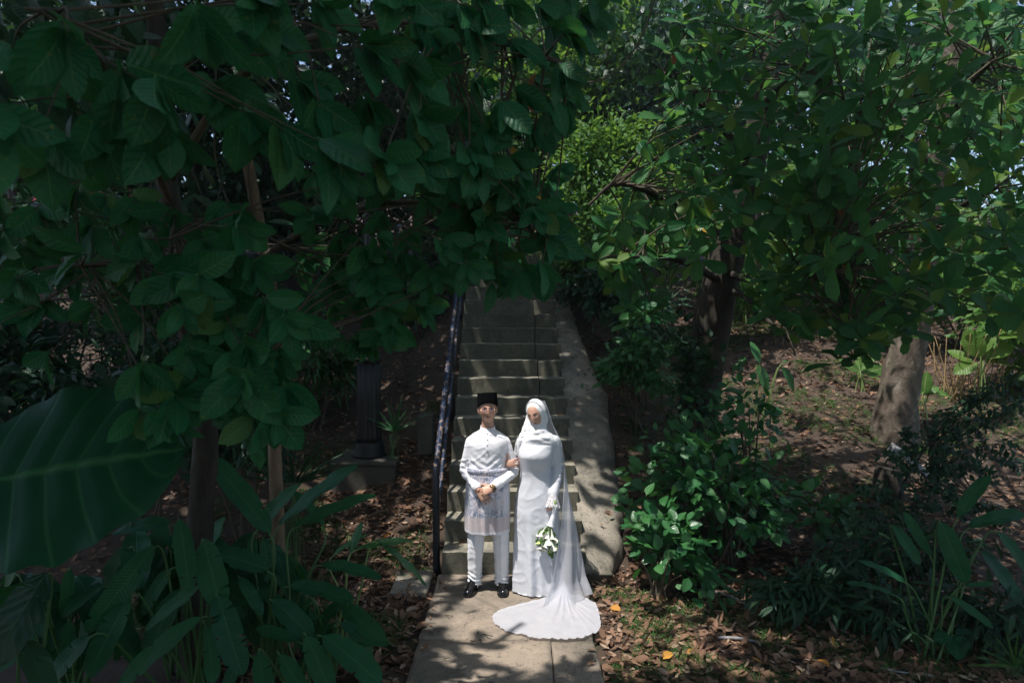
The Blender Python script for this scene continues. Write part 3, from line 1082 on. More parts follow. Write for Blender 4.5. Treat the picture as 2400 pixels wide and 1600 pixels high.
def face_details(parent, bvh, HM, lip, browmat, female, gaze=0.0):
    def add(name, outline, mat, off=.0012, rings=3):
        V, F = cast_patch(bvh, HM, outline, off, rings)
        return obj(name, pymesh(name, V, F), M[mat], parent, False)
    for s in (-1, 1):
        add('eye', almond(s * .030, .011, .0135, .0050, s * .10), 'eye_white', .0012)
        add('iris', [(s * .030 + gaze + .0052 * math.cos(a), .0112 + .0048 * math.sin(a)) for a in np.linspace(0, 6.28, 13)[:-1]], 'iris', .0022)
        add('eyelid', strip([(s * .030 + x, .0150 + s * .10 * x - 14 * x * x) for x in np.linspace(-.0145, .0145, 9)], .0016 if female else .0012), 'brow', .0026)
        add('eyebrow', strip([(s * .030 + x, .0305 + s * .12 * x - 9 * x * x + (0 if female else .001)) for x in np.linspace(-.018, .019, 9)], .0022 if female else .0034), browmat, .0016)
    hw = .021 if female else .023
    up = [(x, -.0600 + (.0062 * (1 - (abs(x) / hw) ** 1.6) - .0018 * math.exp(-(x / .004) ** 2))) for x in np.linspace(-hw, hw, 13)]
    lo = [(x, -.0600 - .0085 * (1 - (abs(x) / hw) ** 2)) for x in np.linspace(hw, -hw, 13)]
    add('lips', up + lo[1:-1], lip, .0014)
    add('mouth_line', strip([(x, -.0598 + 3 * x * x) for x in np.linspace(-hw * .95, hw * .95, 9)], .0011), 'brow', .0024)
    for s in (-1, 1):
        add('nostril', almond(s * .0075, -.0375, .0034, .0018), 'brow', .0010, 2)

# ------------------------------------------------------------------ the groom
groom = thing('person', 'man in white tunic, patterned waist cloth and black cap standing with folded hands', 'person', (-.222, 6.20, .004))
HMa = Matrix.Translation((0, -.014, 1.662)) @ Matrix.Rotation(math.radians(-3), 4, 'Y') @ Matrix.Rotation(math.radians(-3), 4, 'X') @ Matrix.Rotation(math.radians(5), 4, 'Z')
hv, hf = head_geo(.077, .098, .115, .27)
head = ([HMa @ v for v in hv], hf)
body = [head]
for s in (-1, 1):
    c = HMa @ Vector((s * .080, .012, -.004))
    body.append(ellipsoid(c, (.010, .020, .034), 16, 10, (HMa.to_3x3() @ Matrix.Rotation(s * math.radians(-22), 3, 'Z'))))
body += limb([(0, .020, 1.40), (0, .012, 1.50), (0, .010, 1.60)], [.064, .055, .054], 10, 24)
body.append(loft(dense([(.86, 0, .0, .15, .10), (1.0, 0, 0, .148, .10), (1.15, 0, 0, .145, .098), (1.30, 0, 0, .162, .10), (1.38, 0, .005, .17, .095), (1.43, 0, .01, .12, .08), (1.46, 0, .012, .07, .065)], 16), 40))
shA, elA, wrA = (-.150, .01, 1.362), (-.205, .035, 1.10), (-.078, -.165, .968)
shB, elB, wrB = (.150, .01, 1.362), (.232, .012, 1.10), (.055, -.200, .992)
for sh, el, wr in ((shA, elA, wrA), (shB, elB, wrB)):
    body += limb([sh, el], [.046, .040], 10, 16) + limb([el, wr], [.042, .027], 10, 16)
for s in (-1, 1):
    body += limb([(s * .085, 0, .88), (s * .108, -.005, .50), (s * .118, .012, .09)], [.085, .058, .040], 16, 18)
    body += limb([(s * .122, .03, .06), (s * .13, -.06, .036)], [.030, .018], 6, 12)
h1, t1 = hand_parts(wrA, (.62, -.16, -.80), (.25, -.95, .05), -1, (.30, .28, .30, .36), .18, (.8, .55, -.1))
h2, t2 = hand_parts(wrB, (-.93, -.06, -.30), (-.15, -.88, .55), 1, (.85, .9, .95, 1.0), .18, (.75, .55, -.1), .3)
body += h1 + h2
bme = remesh(body, .0052, 2, .4)
obj('body', bme, M['skin_a'], groom, False)
bv = bvh_of(bme)
face_details(groom, bv, HMa, 'lip_a', 'brow', False)
# hair at the temples and nape
hairV = [HMa @ (Vector((v.x * 1.035, v.y * 1.02 + .006, v.z * 1.02))) for v in hv]
hm = pymesh('hair', hairV, hf)
bm = bmesh.new(); bm.from_mesh(hm)
inv = HMa.inverted()
kill = []
for v in bm.verts:
    q = inv @ v.co
    if q.z < -.020 or (q.y < -.030 and q.z < .06) or (q.z < .03 and q.y < -.01): kill.append(v)
bmesh.ops.delete(bm, geom=kill, context='VERTS'); bm.to_mesh(hm); bm.free()
obj('hair', hm, M['hair'], groom, False)

# tunic
tunic = [loft(dense([(.98, 0, 0, .176, .128), (1.08, 0, 0, .172, .124), (1.18, 0, 0, .172, .122), (1.28, 0, 0, .181, .124), (1.36, 0, .002, .190, .118), (1.405, 0, .006, .176, .104), (1.445, 0, .010, .128, .088), (1.475, 0, .014, .074, .072), (1.488, 0, .014, .066, .066)], 26), 56, 2.3)]
for sh, el, wr in ((shA, elA, wrA), (shB, elB, wrB)):
    sh = Vector(sh); el = Vector(el); wr = Vector(wr)
    tunic += limb([sh, (sh + el) / 2 + Vector((0, 0, 0)), el, el + (wr - el) * .5, wr - (wr - el) * .16], [.056, .056, .053, .047, .040], 26, 22)
tm = remesh(tunic, .0075, 4, .5)
ELA, ELB = np.array(elA), np.array(elB)
def tunic_folds(p, n):
    d = .0022 * nz(p, (8, 8, 6), 3.1)
    q0 = np.stack([p[:, 0] * 1.0, p[:, 1], p[:, 2] + .55 * np.abs(p[:, 0]) + .15 * p[:, 0]], 1)
    r = 1 - np.abs(nz(q0, (4, 4, 17), 9.2)) * 3.0
    d += .0045 * np.clip(r, 0, 1) ** 2 * 1.0 * sstep(1.42, 1.30, p[:, 2])
    for e in (ELA, ELB):
        g = np.exp(-(np.linalg.norm(p - e, axis=1) / .09) ** 2)
        d += g * .006 * np.sin((p[:, 2] - p[:, 0] * np.sign(e[0]) * .6 + p[:, 1] * .5) * 120)
    # drag lines from the crossed arms up to the shoulders
    q = p[:, 2] * 1.0 + np.abs(p[:, 0]) * -.75
    front = sstep(-.04, -.10, p[:, 1])
    d += front * .0035 * np.sin(q * 85 + 3 * nz(p, (5, 5, 5), 1.0)) * sstep(1.32, 1.18, p[:, 2])
    return d
displace(tm, tunic_folds)
shirt = obj('tunic', tm, M['shirt'], groom, False)
tb = bvh_of(tm)
I4 = Matrix.Identity(4)
for el, wr in ((Vector(elA), Vector(wrA)), (Vector(elB), Vector(wrB))):
    d = (wr - el).normalized()
    V, F = tube([wr - d * .085, wr - d * .05, wr - d * .008, wr - d * .006, wr - d * .010, wr - d * .04], [.043, .0455, .047, .0455, .043, .036], 28, False)
    obj('cuff', pymesh('cuff', V, F), M['shirt'], shirt, False)
# stand-up collar
cr = []
for z, r in ((1.462, .076), (1.480, .069), (1.506, .066), (1.511, .064), (1.506, .0605), (1.470, .062)):
    cr.append((z, 0, .013, r, r * 1.0))
V, F = loft(cr, 48, 2, False)
V = [v + Vector((0, 0, -.020 * max(0, -v.y) / .07 + (.006 if v.y > 0 else 0))) for v in V]
obj('collar', pymesh('collar', V, F), M['shirt'], shirt, False)
V, F = cast_patch(tb, I4, [(-.017, 1.30), (.015, 1.30), (.016, 1.38), (.013, 1.462), (-.013, 1.462), (-.018, 1.38)], .0025, 8)
obj('placket', pymesh('placket', V, F), M['shirt'], shirt, False)
V, F = cast_patch(tb, I4, [(.05, 1.285), (.115, 1.288), (.117, 1.345), (.115, 1.372), (.052, 1.37), (.05, 1.33)], .002, 10)
obj('chest_pocket', pymesh('chest_pocket', V, F), M['shirt'], shirt, False)
for z in (1.452, 1.405, 1.36, 1.315):
    h = tb.ray_cast(Vector((-.001, -.4, z)), Vector((0, 1, 0)))[0]
    if h is None: continue
    V, F = ellipsoid(h - Vector((0, .006, 0)), (.006, .004, .006), 12, 8)
    obj('button', pymesh('button', V, F), M['silver'], shirt, False)
# waist cloth
rings = dense([(1.138, 0, -.002, .181, .134), (1.06, 0, -.002, .186, .140), (.92, 0, -.004, .198, .150), (.76, 0, -.004, .204, .152), (.62, 0, -.004, .202, .150), (.552, 0, -.004, .200, .148)], 44)
V, F = loft(rings, 160, 2.3, False)
sm = pymesh('waist_cloth', V, F)
def sampin_folds(p, n):
    a = np.arctan2(p[:, 1], p[:, 0])
    lo = sstep(1.1, .7, p[:, 2])
    d = .006 * np.sin(a * 9 + 1.0) * lo + .004 * np.sin(a * 17 + 4 * p[:, 2]) * lo + .003 * nz(p, (8, 8, 6), 2.0)
    d += .011 * (1 / (1 + np.exp(-(p[:, 0] + .012 + .02 * (p[:, 2] - .8)) * 900))) * sstep(0, -.05, p[:, 1]) * sstep(.10, .0, np.abs(p[:, 0] - .09) - .09) * sstep(1.0, .9, p[:, 2])
    return d
displace(sm, sampin_folds)
sampin = obj('waist_cloth', sm, M['sampin'], groom, False)
md = sampin.modifiers.new('thickness', 'SOLIDIFY'); md.thickness = .004; md.offset = -1
V, F = loft([(1.098, 0, -.002, .188, .141), (1.104, 0, -.002, .194, .147), (1.122, 0, -.002, .193, .146), (1.138, 0, -.002, .190, .143), (1.142, 0, -.002, .184, .137), (1.135, 0, -.002, .176, .129)], 72, 2.3, False)
obj('waistband', pymesh('waistband', V, F), M['sampin'], sampin, False)
# trousers
tr = [loft([(.62, 0, 0, .17, .115), (.70, 0, 0, .17, .115), (.86, 0, 0, .165, .115)], 40, 2.2)]
for s, xk, xa in ((-1, -.108, -.118), (1, .122, .128)):
    tr += limb([(s * .090, 0, .74), (xk, -.012, .46), (xa, .008, .20), (xa, .010, .085)], [.094, .074, .064, .059], 22, 22)
trm = remesh(tr, .007, 3, .5)
def trouser_folds(p, n):
    s = np.where(p[:, 0] < 0, -.112, .125)
    crease = .007 * np.exp(-((p[:, 0] - s) / .010) ** 2) * (n[:, 1] < -.3) * sstep(.10, .18, p[:, 2])
    crumple = .010 * np.sin(p[:, 2] * 170 + p[:, 0] * 40 + 2 * nz(p, (20, 20, 10), 5)) * sstep(.20, .11, p[:, 2])
    knee = .004 * (1 - 2.2 * np.abs(nz(p, (10, 10, 22), 7))) 
    return crease + crumple + knee
displace(trm, trouser_folds)
obj('trousers', trm, M['trousers'], groom, False)
# shoes
def shoe(cx, cy_, yaw, parent):
    st = [(0, .030, .060), (.06, .037, .080), (.2, .041, .095), (.36, .042, .098), (.48, .044, .084), (.62, .048, .060), (.78, .047, .048), (.9, .039, .040), (.97, .025, .030), (1.0, .008, .018)]
    n = 20
    V, F = [], []
    R = Matrix.Rotation(yaw, 3, 'Z')
    ts = np.linspace(0, 1, 34)
    for t in ts:
        w_ = np.interp(t, [a[0] for a in st], [a[1] for a in st]); h = np.interp(t, [a[0] for a in st], [a[2] for a in st])
        for k in range(n):
            a = math.pi * k / (n - 1)
            x = w_ * math.cos(a) * (1 + .05 * math.sin(a)); z = .014 + (h + .008) * max(math.sin(a), 0) ** .75
            V.append(R @ Vector((x, .10 - .285 * t, 0)) + Vector((cx, cy_, z)))
    for j in range(len(ts) - 1):
        for k in range(n - 1):
            a = j * n + k
            F.append((a, a + n, a + n + 1, a + 1))
    F.append(tuple(range(n))); F.append(tuple(reversed([(len(ts) - 1) * n + k for k in range(n)])))
    o = obj('shoe', pymesh('shoe', V, F), M['leather'], parent, False)
    V, F = [], []
    for t in ts:
        w_ = np.interp(t, [a[0] for a in st], [a[1] for a in st]) + .004
        for x, z in ((-w_, .0), (-w_, .018), (w_, .018), (w_, .0)):
            V.append(R @ Vector((x, .104 - .292 * t, 0)) + Vector((cx, cy_, z)))
    for j in range(len(ts) - 1):
        for k in range(4):
            a = j * 4 + k; b_ = j * 4 + (k + 1) % 4
            F.append((a, a + 4, b_ + 4, b_))
    F.append((0, 1, 2, 3)); F.append(tuple(len(V) - 1 - k for k in range(4)))
    obj('sole', pymesh('sole', V, F, False), M['rubber'], o, False)
    V, F = [], []
    # strap across the instep
    for t in (.40, .46):
        w_ = np.interp(t, [a[0] for a in st], [a[1] for a in st]) + .002; h = np.interp(t, [a[0] for a in st], [a[2] for a in st]) + .003
        for k in range(n):
            a = math.pi * k / (n - 1)
            V.append(R @ Vector((w_ * math.cos(a) * (1 + .05 * math.sin(a)), .10 - .285 * t, 0)) + Vector((cx, cy_, .014 + (h + .008) * max(math.sin(a), 0) ** .75)))
    for k in range(n - 1): F.append((k, k + n, k + n + 1, k + 1))
    obj('strap', pymesh('strap', V, F), M['leather'], o, False)
shoe(-.135, .005, math.radians(-14), groom)
shoe(.132, .010, math.radians(4), groom)
# cap, tilted back a little
CM = Matrix.Translation((0, -.004, 1.716)) @ Matrix.Rotation(math.radians(-3), 4, 'Y') @ Matrix.Rotation(math.radians(-7), 4, 'X')
V, F = loft(dense([(-.010, 0, 0, .094, .112), (.02, 0, 0, .0935, .111), (.06, 0, 0, .0915, .109), (.092, 0, 0, .0895, .107), (.099, 0, 0, .0865, .104), (.0985, 0, 0, .07, .088), (.093, 0, 0, .03, .04)], 30), 64)
V = [CM @ Vector((v.x, v.y, v.z + (.022 * (max(0, -v.y) / .11) ** 2 - .016 * (abs(v.x) / .094) ** 2) * float(sstep(.09, -.01, v.z)))) for v in V]
obj('cap', pymesh('cap', V, F), M['velvet'], groom, False)
# spectacles
def lens_outline(s, n=28):
    return [Vector((s * .0325 + .0225 * math.copysign(abs(math.cos(a)) ** .85, math.cos(a)), 0, .007 + .0195 * math.copysign(abs(math.sin(a)) ** .85, math.sin(a)))) for a in np.linspace(0, 2 * math.pi, n + 1)[:-1]]
spec = None
parts = []
for s in (-1, 1):
    lo = [HMa @ (v + Vector((0, -.112 + .10 * abs(v.x) ** 1.1 * .35, 0))) for v in lens_outline(s)]
    V, F = tube(lo + [lo[0]], .0011, 6); parts.append((V, F))
V, F = tube([HMa @ Vector((x, -.114 , .012 + .003 * (1 - (x / .01) ** 2))) for x in np.linspace(-.011, .011, 7)], .0011, 6); parts.append((V, F))
for s in (-1, 1):
    V, F = tube([HMa @ Vector(p) for p in ((s * .055, -.109, .012), (s * .073, -.098, .012), (s * .082, -.04, .011), (s * .084, .012, .008))], .0011, 6); parts.append((V, F))
V, F = join(parts)
spec = obj('spectacle_frame', pymesh('spectacle_frame', V, F), M['gold'], groom, False)
for s in (-1, 1):
    lo = [HMa @ (v + Vector((0, -.112 + .10 * abs(v.x) ** 1.1 * .35, 0))) for v in lens_outline(s)]
    obj('lens', pymesh('lens', lo, [tuple(range(len(lo)))]), M['lens'], spec, False)
# watch on the left wrist, ring on the left hand
wv = Vector(wrB); wd = (Vector(wrB) - Vector(elB)).normalized()
wc = wv + wd * .006
V, F = [], []
fr = frames([wc - wd * .012, wc + wd * .012])
V, F = tube([wc - wd * .013, wc - wd * .011, wc + wd * .011, wc + wd * .013], [.030, .0335, .0335, .030], 24, False)
wat = obj('watch_strap', pymesh('watch_strap', V, F), M['watch'], groom, False)
nrm = (Vector((0, -.75, .65)) - wd * Vector((0, -.75, .65)).dot(wd)).normalized()
c = wc + nrm * .034
V, F = tube([c - nrm * .004, c + nrm * .004, c + nrm * .005], [.019, .019, .016], 24)
obj('watch_face', pymesh('watch_face', V, F), M['gold'], wat, False)

# ------------------------------------------------------------------ the bride
bride = thing('person', 'woman in white beaded gown and headscarf leaning towards the man', 'person', (.240, 6.22, .004))
HMb = Matrix.Translation((-.022, -.022, 1.622)) @ Matrix.Rotation(math.radians(-13), 4, 'Y') @ Matrix.Rotation(math.radians(-26), 4, 'Z') @ Matrix.Rotation(math.radians(9), 4, 'X')
hv, hf = head_geo(.070, .090, .112, .34, .85, .5)
body = [([HMb @ v for v in hv], hf)]
body += limb([(-.01, .02, 1.37), (-.012, .012, 1.47), (-.015, .005, 1.56)], [.055, .047, .047], 10, 20)
body.append(loft(dense([(.85, -.02, .0, .16, .11), (1.0, -.03, 0, .13, .10), (1.1, -.03, 0, .115, .09), (1.24, -.02, 0, .14, .10), (1.34, -.0, .0, .15, .09), (1.40, .0, .01, .10, .07), (1.43, -.005, .012, .06, .055)], 14), 36))
for s in (-1, 1):
    body += limb([(s * .075 - .02, 0, .86), (s * .075 - .02, 0, .5), (s * .07 - .02, .02, .08), (s * .07 - .02, -.06, .04)], [.085, .06, .035, .03], 16, 16)
bsA, beA, bwA = (-.150, .02, 1.36), (-.215, .10, 1.11), (-.312, -.035, 1.165)      # arm through the man's arm
bsB, beB, bwB = (.150, .01, 1.36), (.172, .03, 1.10), (.128, -.105, .875)
for sh, el, wr in ((bsA, beA, bwA), (bsB, beB, bwB)):
    body += limb([sh, el], [.043, .036], 10, 14) + limb([el, wr], [.036, .023], 10, 14)
h1, tA = hand_parts((-.305, -.062, 1.165), (.80, -.22, .18), (-.1, -1, .15), -1, (.30, .34, .38, .42), .16, (.45, .9, .12), .1, .07, .022)
h2, tB = hand_parts(bwB, (-.05, -.30, -.95), (.75, -.65, .0), 1, (.55, .62, .7, .8), .165, (.8, .4, -.35), .3, .1, .022)
body += h1 + h2
bme = remesh(body, .0052, 2, .4)
obj('body', bme, M['skin_b'], bride, False)
bvb = bvh_of(bme)
face_details(bride, bvb, HMb, 'lip_b', 'brow', True, -.002)
for tp, dd, nn in tA + tB:
    V, F = ellipsoid(tp + nn * .003 - dd * .002, (.0055, .0055, .0055), 10, 6)
    obj('nail', pymesh('nail', V, F), M['nail'], bride, False)
# gown
gown = [loft(dense([(.006, .004, 0, .236, .205), (.05, .002, 0, .232, .20), (.25, -.004, 0, .222, .19), (.5, -.012, 0, .212, .175), (.74, -.018, 0, .200, .158), (.86, -.022, 0, .184, .146), (.98, -.026, 0, .152, .124), (1.09, -.028, 0, .134, .112), (1.18, -.026, -.010, .148, .128), (1.245, -.022, -.016, .160, .138), (1.31, -.012, -.006, .166, .122), (1.37, .0, .006, .168, .098), (1.41, .002, .012, .13, .082), (1.44, -.004, .014, .075, .066)], 60), 64, 2.15)]
for sh, el, wr, r in ((bsA, beA, bwA, .052), (bsB, beB, bwB, .062)):
    sh = Vector(sh); el = Vector(el); wr = Vector(wr)
    gown += limb([sh, el, wr - (wr - el) * .16], [r, r * .88, r * .78], 22, 20)
gm = remesh(gown, .0085, 4, .5)
def gown_folds(p, n):
    a = np.arctan2(p[:, 1], p[:, 0] + .02)
    lo = sstep(.85, .1, p[:, 2])
    d = lo * (.014 * np.sin(a * 7 + 1.7 + .8 * p[:, 2]) + .008 * np.sin(a * 13 + 2 * p[:, 2])) + .004 * nz(p, (8, 8, 4), 4.0)
    r = 1 - np.abs(nz(p, (6, 6, 9), 2.2)) * 2.4
    d += .004 * np.clip(r, 0, 1) ** 2
    e = np.array(beB)
    d += .006 * np.exp(-(np.linalg.norm(p - e, axis=1) / .08) ** 2) * np.sin(p[:, 2] * 110 + p[:, 1] * 60)
    return np.where(p[:, 2] < .012, 0, d)
displace(gm, gown_folds)
gown_o = obj('gown', gm, M['beaded'], bride, False)
# lace cuff
W = Vector(bwB); fdir = Vector((-.06, -.30, -.95)).normalized()
fr = frames([W - fdir * .055, W - fdir * .02, W + fdir * .02, W + fdir * .055, W + fdir * .085])
V, F = [], []
ns = 64
for j, (p, t, u, v) in enumerate(fr):
    r = (.040, .042, .050, .060, .070)[j]
    for k in range(ns):
        a = 2 * math.pi * k / ns
        rr = r * (1 + .06 * math.sin(a * 8) * j / 4)
        V.append(p + (u * math.cos(a) + v * math.sin(a)) * rr + t * (.008 * math.sin(a * 16) if j == 4 else 0))
for j in range(4):
    for k in range(ns):
        a = j * ns + k; b_ = j * ns + (k + 1) % ns
        F.append((a, b_, b_ + ns, a + ns))
obj('lace_cuff', pymesh('lace_cuff', V, F), M['lace'], gown_o, False)
# ring of sequins hanging at the other cuff is a small tassel
V, F = tube(spline([(-.285, .0, 1.10), (-.272, -.03, 1.05), (-.268, -.04, 1.015), (-.277, -.04, 1.00)], 12), [.012, .012, .011, .010, .010, .009, .009, .009, .008, .007, .006, .004], 10)
obj('lace_tassel', pymesh('lace_tassel', V, F), M['lace'], gown_o, False)
# headscarf: a close hood round the head flowing into a wrapped chest drape
R3 = HMb.to_3x3()
hood = [ellipsoid(HMb @ Vector((0, .026, .012)), (.0880, .100, .124), 40, 28, R3)]
hood.append(ellipsoid(HMb @ Vector((.0, .035, -.045)), (.086, .082, .115), 32, 20, R3))
hood.append(loft(dense([(1.345, .005, .005, .176, .112), (1.375, .005, .004, .176, .114), (1.41, .003, .006, .150, .110), (1.45, -.004, .004, .112, .098), (1.485, -.012, .002, .094, .086), (1.525, -.017, .010, .088, .080), (1.56, -.02, .018, .082, .076)], 20), 48))
hood += [ellipsoid((-.012, -.050, 1.462), (.072, .050, .042), 24, 14), ellipsoid((.0, -.055, 1.405), (.12, .060, .05), 24, 14)]
hood += limb([HMb @ Vector((-.080, .03, .02)), (-.125, .0, 1.48), (-.165, -.03, 1.38), (-.180, -.035, 1.27)], [.012, .024, .026, .012], 16, 12)
hmsh = remesh(hood, .006, 14, .5)
def hood_folds(p, n):
    zz = p[:, 2]
    low = sstep(1.56, 1.50, zz)
    return low * sstep(1.34, 1.40, zz) * (.0022 * np.sin((zz + .35 * np.abs(p[:, 0] + .01) + .22 * p[:, 0]) * 135 + 5 * nz(p, (7, 7, 7), 1.5))) + (1 - low) * .002 * nz(p, (18, 18, 12), 8) + .0012 * nz(p, (40, 40, 40), 3)
displace(hmsh, hood_folds)
hij = obj('headscarf', hmsh, M['hijab'], bride, False)
# tiara
hb = bvh_of(hmsh)
parts = []
for k, a in enumerate(np.linspace(-1.25, 1.25, 27)):
    d = R3 @ Vector((math.sin(a) * .75, -.34, math.cos(a))).normalized()
    c = HMb @ Vector((0, .026, .0))
    h = hb.ray_cast(c + d * .4, -d)[0]
    if h is None: continue
    up = .010 + .008 * (math.cos(a) ** 2) * (1 if k % 2 else .4)
    parts.append(tube([h - d * .002, h + d * up * .5, h + d * up], [.0035, .0028, .0008], 6))
    parts.append(ellipsoid(h + d * .003, (.0042,) * 3, 8, 6))
V, F = join(parts)
obj('tiara', pymesh('tiara', V, F), M['silver'], bride, False)
# veil falling behind and round her left side
rows = [
    (1.735, [(-.03, .03), (0, .06), (.03, .06), (.05, .05), (.06, .03)]),
    (1.66, [(-.08, .06), (-.02, .115), (.045, .11), (.08, .07), (.09, .03)]),
    (1.50, [(-.13, .10), (-.02, .155), (.09, .14), (.135, .09), (.14, .04)]),
    (1.36, [(-.15, .13), (0, .18), (.13, .16), (.20, .10), (.215, .05)]),
    (1.20, [(-.14, .15), (0, .20), (.16, .17), (.232, .10), (.240, .03)]),
    (.95, [(-.12, .18), (.02, .23), (.19, .18), (.268, .06), (.235, -.07)]),
    (.70, [(-.10, .21), (.05, .26), (.24, .18), (.315, .00), (.20, -.19)]),
    (.40, [(-.08, .24), (.08, .28), (.29, .17), (.350, -.07), (.15, -.27)]),
    (.15, [(-.05, .26), (.12, .29), (.34, .13), (.380, -.15), (.09, -.36)]),
    (.02, [(-.03, .27), (.15, .30), (.38, .10), (.43, -.24), (.02, -.46)])]
nc, nr = 84, 70
ctrl = [spline([(x, y, 0) for x, y in pts], nc) for z, pts in rows]
zs = [z for z, _ in rows]
V = []
for t in np.linspace(0, len(rows) - 1, nr):
    i = min(int(t), len(rows) - 2); f = t - i; f = f
    z = zs[i] * (1 - f) + zs[i + 1] * f
    for k in range(nc):
        p = ctrl[i][k] * (1 - f) + ctrl[i + 1][k] * f
        u = k / (nc - 1)
        am = .004 + .022 * float(sstep(1.3, .2, z))
        w_ = am * (math.sin(u * 31 + .6 * z) + .5 * math.sin(u * 57 + 1.1 + z))
        r = math.hypot(p[0], p[1]) or 1
        V.append(Vector((p[0] * (1 + w_ / r), p[1] * (1 + w_ / r), z)))
F = [(j * nc + k, j * nc + k + 1, (j + 1) * nc + k + 1, (j + 1) * nc + k) for j in range(nr - 1) for k in range(nc - 1)]
veil = obj('veil', pymesh('veil', V, F), M['tulle'], bride, False)
# train spread on the path
outl = [(1153, 1445), (1158, 1460), (1172, 1471), (1191, 1480), (1229, 1489), (1263, 1497), (1293, 1496), (1319, 1499), (1345, 1497), (1370, 1493), (1392, 1485), (1405, 1477), (1408, 1460), (1404, 1442), (1398, 1419), (1377, 1403), (1350, 1393), (1318, 1391), (1290, 1396), (1262, 1405), (1230, 1412), (1191, 1423), (1165, 1434)]

def on_path(px, py, z=.012):
    d = ray(px, py); return CAM + d * ((z - CAM.z) / d.z)
og = [on_path(x, y) for x, y in outl]
bl = Vector(bride.location)
pts = spline([np.array(p - bl) for p in og + [og[0]]], 240)[:-1]
cen = np.array(on_path(1322, 1402) - bl); cen[2] = .02
V, F = [], []
nrr = 34
n = len(pts)
for j in range(nrr + 1):
    r = j / nrr
    for k, q in enumerate(pts):
        a = 2 * math.pi * k / n
        p = cen + (q - cen) * r
        sc = .004 * math.sin(k * 2 * math.pi / n * 60) + .012 * noise.noise((math.cos(a) * 5, math.sin(a) * 5, 1)) if j == nrr else 0
        dirv = (q - cen) / max(np.linalg.norm(q - cen), 1e-6)
        p = p + dirv * sc
        fold = max(0, noise.noise((math.cos(a) * 2.2, math.sin(a) * 2.2, r * .5 + 3))) ** 1.3 * .075 * (r ** .6) * (1 - r) ** .5 + (.5 + .5 * math.sin(a * 15 + 3 * math.sin(a * 2) + 2 * r)) ** 3 * .005 * (1 - r) ** .5 + .006 * (1 + noise.noise((p[0] * 14, p[1] * 14, 2)))
        tent = .16 * max(0, 1 - r * 2.6) ** 2
        z = .009 + fold + tent + (.004 * (1 + math.sin(a * 31)) if j == nrr else 0)
        V.append(Vector((p[0], p[1], z - .004)))
for j in range(nrr):
    for k in range(n):
        a = j * n + k; b_ = j * n + (k + 1) % n
        F.append((a, b_, b_ + n, a + n))
obj('train', pymesh('train', V, F), M['train'], bride, False)

# bouquet held upside down in her left hand
bo = Vector(bride.location)
bq = thing('bouquet', 'bouquet of white calla lilies hanging head down from her hand', 'bouquet', bo + Vector((.105, -.16, .60)))
def BW(x, y, z): return bo + Vector((x, y, z))
V, F = tube(spline([BW(.142, -.165, .80), BW(.128, -.165, .72), BW(.112, -.168, .66), BW(.104, -.17, .635)], 14), [.016, .017, .018, .019, .021, .023, .024, .024, .025, .026, .028, .030, .032, .033], 14)
obj('ribbon_wrap', pymesh('ribbon_wrap', V, F), M['hijab'], bq)
for k in range(9):
    a = k * .7
    s0 = BW(.147 + .010 * math.cos(a), -.165 + .010 * math.sin(a), .862 + .01 * math.sin(k * 2.2)); s1 = BW(.138 + .010 * math.cos(a), -.165 + .010 * math.sin(a), .79)
    V, F = tube([s0, s1], .0045, 7); obj('stem', pymesh('stem', V, F), M['stem_pale'], bq)
def calla(a, d, L, R, roll, mat):
    d = d.normalized()
    u = d.orthogonal().normalized(); v = d.cross(u)
    u, v = u * math.cos(roll) + v * math.sin(roll), v * math.cos(roll) - u * math.sin(roll)
    V, F = [], []
    ns, nr_ = 28, 14
    for j in range(nr_ + 1):
        t = j / nr_
        r = R * (.16 + .30 * t + .54 * t ** 4)
        for k in range(ns):
            an = 2 * math.pi * k / ns
            lip = (math.cos(an) * .5 + .5) ** 2
            ex = L * (t * (.80 + .28 * lip * t ** 2))
            V.append(a + d * ex + (u * math.cos(an) + v * math.sin(an)) * r * (1 + .35 * lip * t ** 4))
    for j in range(nr_):
        for k in range(ns):
            q = j * ns + k; w_ = j * ns + (k + 1) % ns
            F.append((q, w_, w_ + ns, q + ns))
    f = obj('flower', pymesh('flower', V, F), M[mat], bq)
    V, F = tube([a + d * L * .3, a + d * L * .85], [.005, .0035], 8)
    o = obj('spadix', pymesh('spadix', V, F), M['spadix'], f)
    o.location = (0, 0, 0)
    V, F = tube([BW(.107, -.17, .65), a + d * .01], [.004, .006], 7)
    obj('stem', pymesh('stem', V, F), M['stem_pale'], bq)
fl = [((.060, -.19, .575), (-.45, -.25, -.80), .115, .036, .5), ((.085, -.205, .570), (-.12, -.2, -1), .12, .034, 2.0), ((.110, -.20, .565), (.10, -.2, -1), .12, .034, 3.4), ((.040, -.20, .515), (-.35, -.3, -.8), .12, .036, 1.0), ((.070, -.22, .50), (-.1, -.3, -1), .12, .036, 4.0), ((.105, -.215, .485), (.15, -.25, -1), .115, .036, 5.0), ((.060, -.20, .455), (-.2, -.2, -1), .10, .034, 2.5), ((.095, -.21, .44), (.12, -.2, -1), .10, .036, 1.2), ((.125, -.19, .52), (.3, -.1, -.9), .10, .032, .2), ((.035, -.19, .55), (-.5, -.2, -.7), .10, .032, 3.2), ((.085, -.225, .53), (0, -.4, -.9), .11, .034, 5.6), ((.118, -.20, .455), (.3, -.2, -.9), .10, .032, 2.2), ((.045, -.215, .46), (-.4, -.3, -.8), .10, .032, .9)]
for k, (p, d, L, R, ro) in enumerate(fl):
    calla(BW(p[0] * 1.0, p[1], p[2] + .055), Vector((d[0] * 1.25, d[1], d[2])), L * .88, R * .74, ro, 'petal' if k % 4 != 3 else 'petal_green')
rr_ = np.random.default_rng(3)
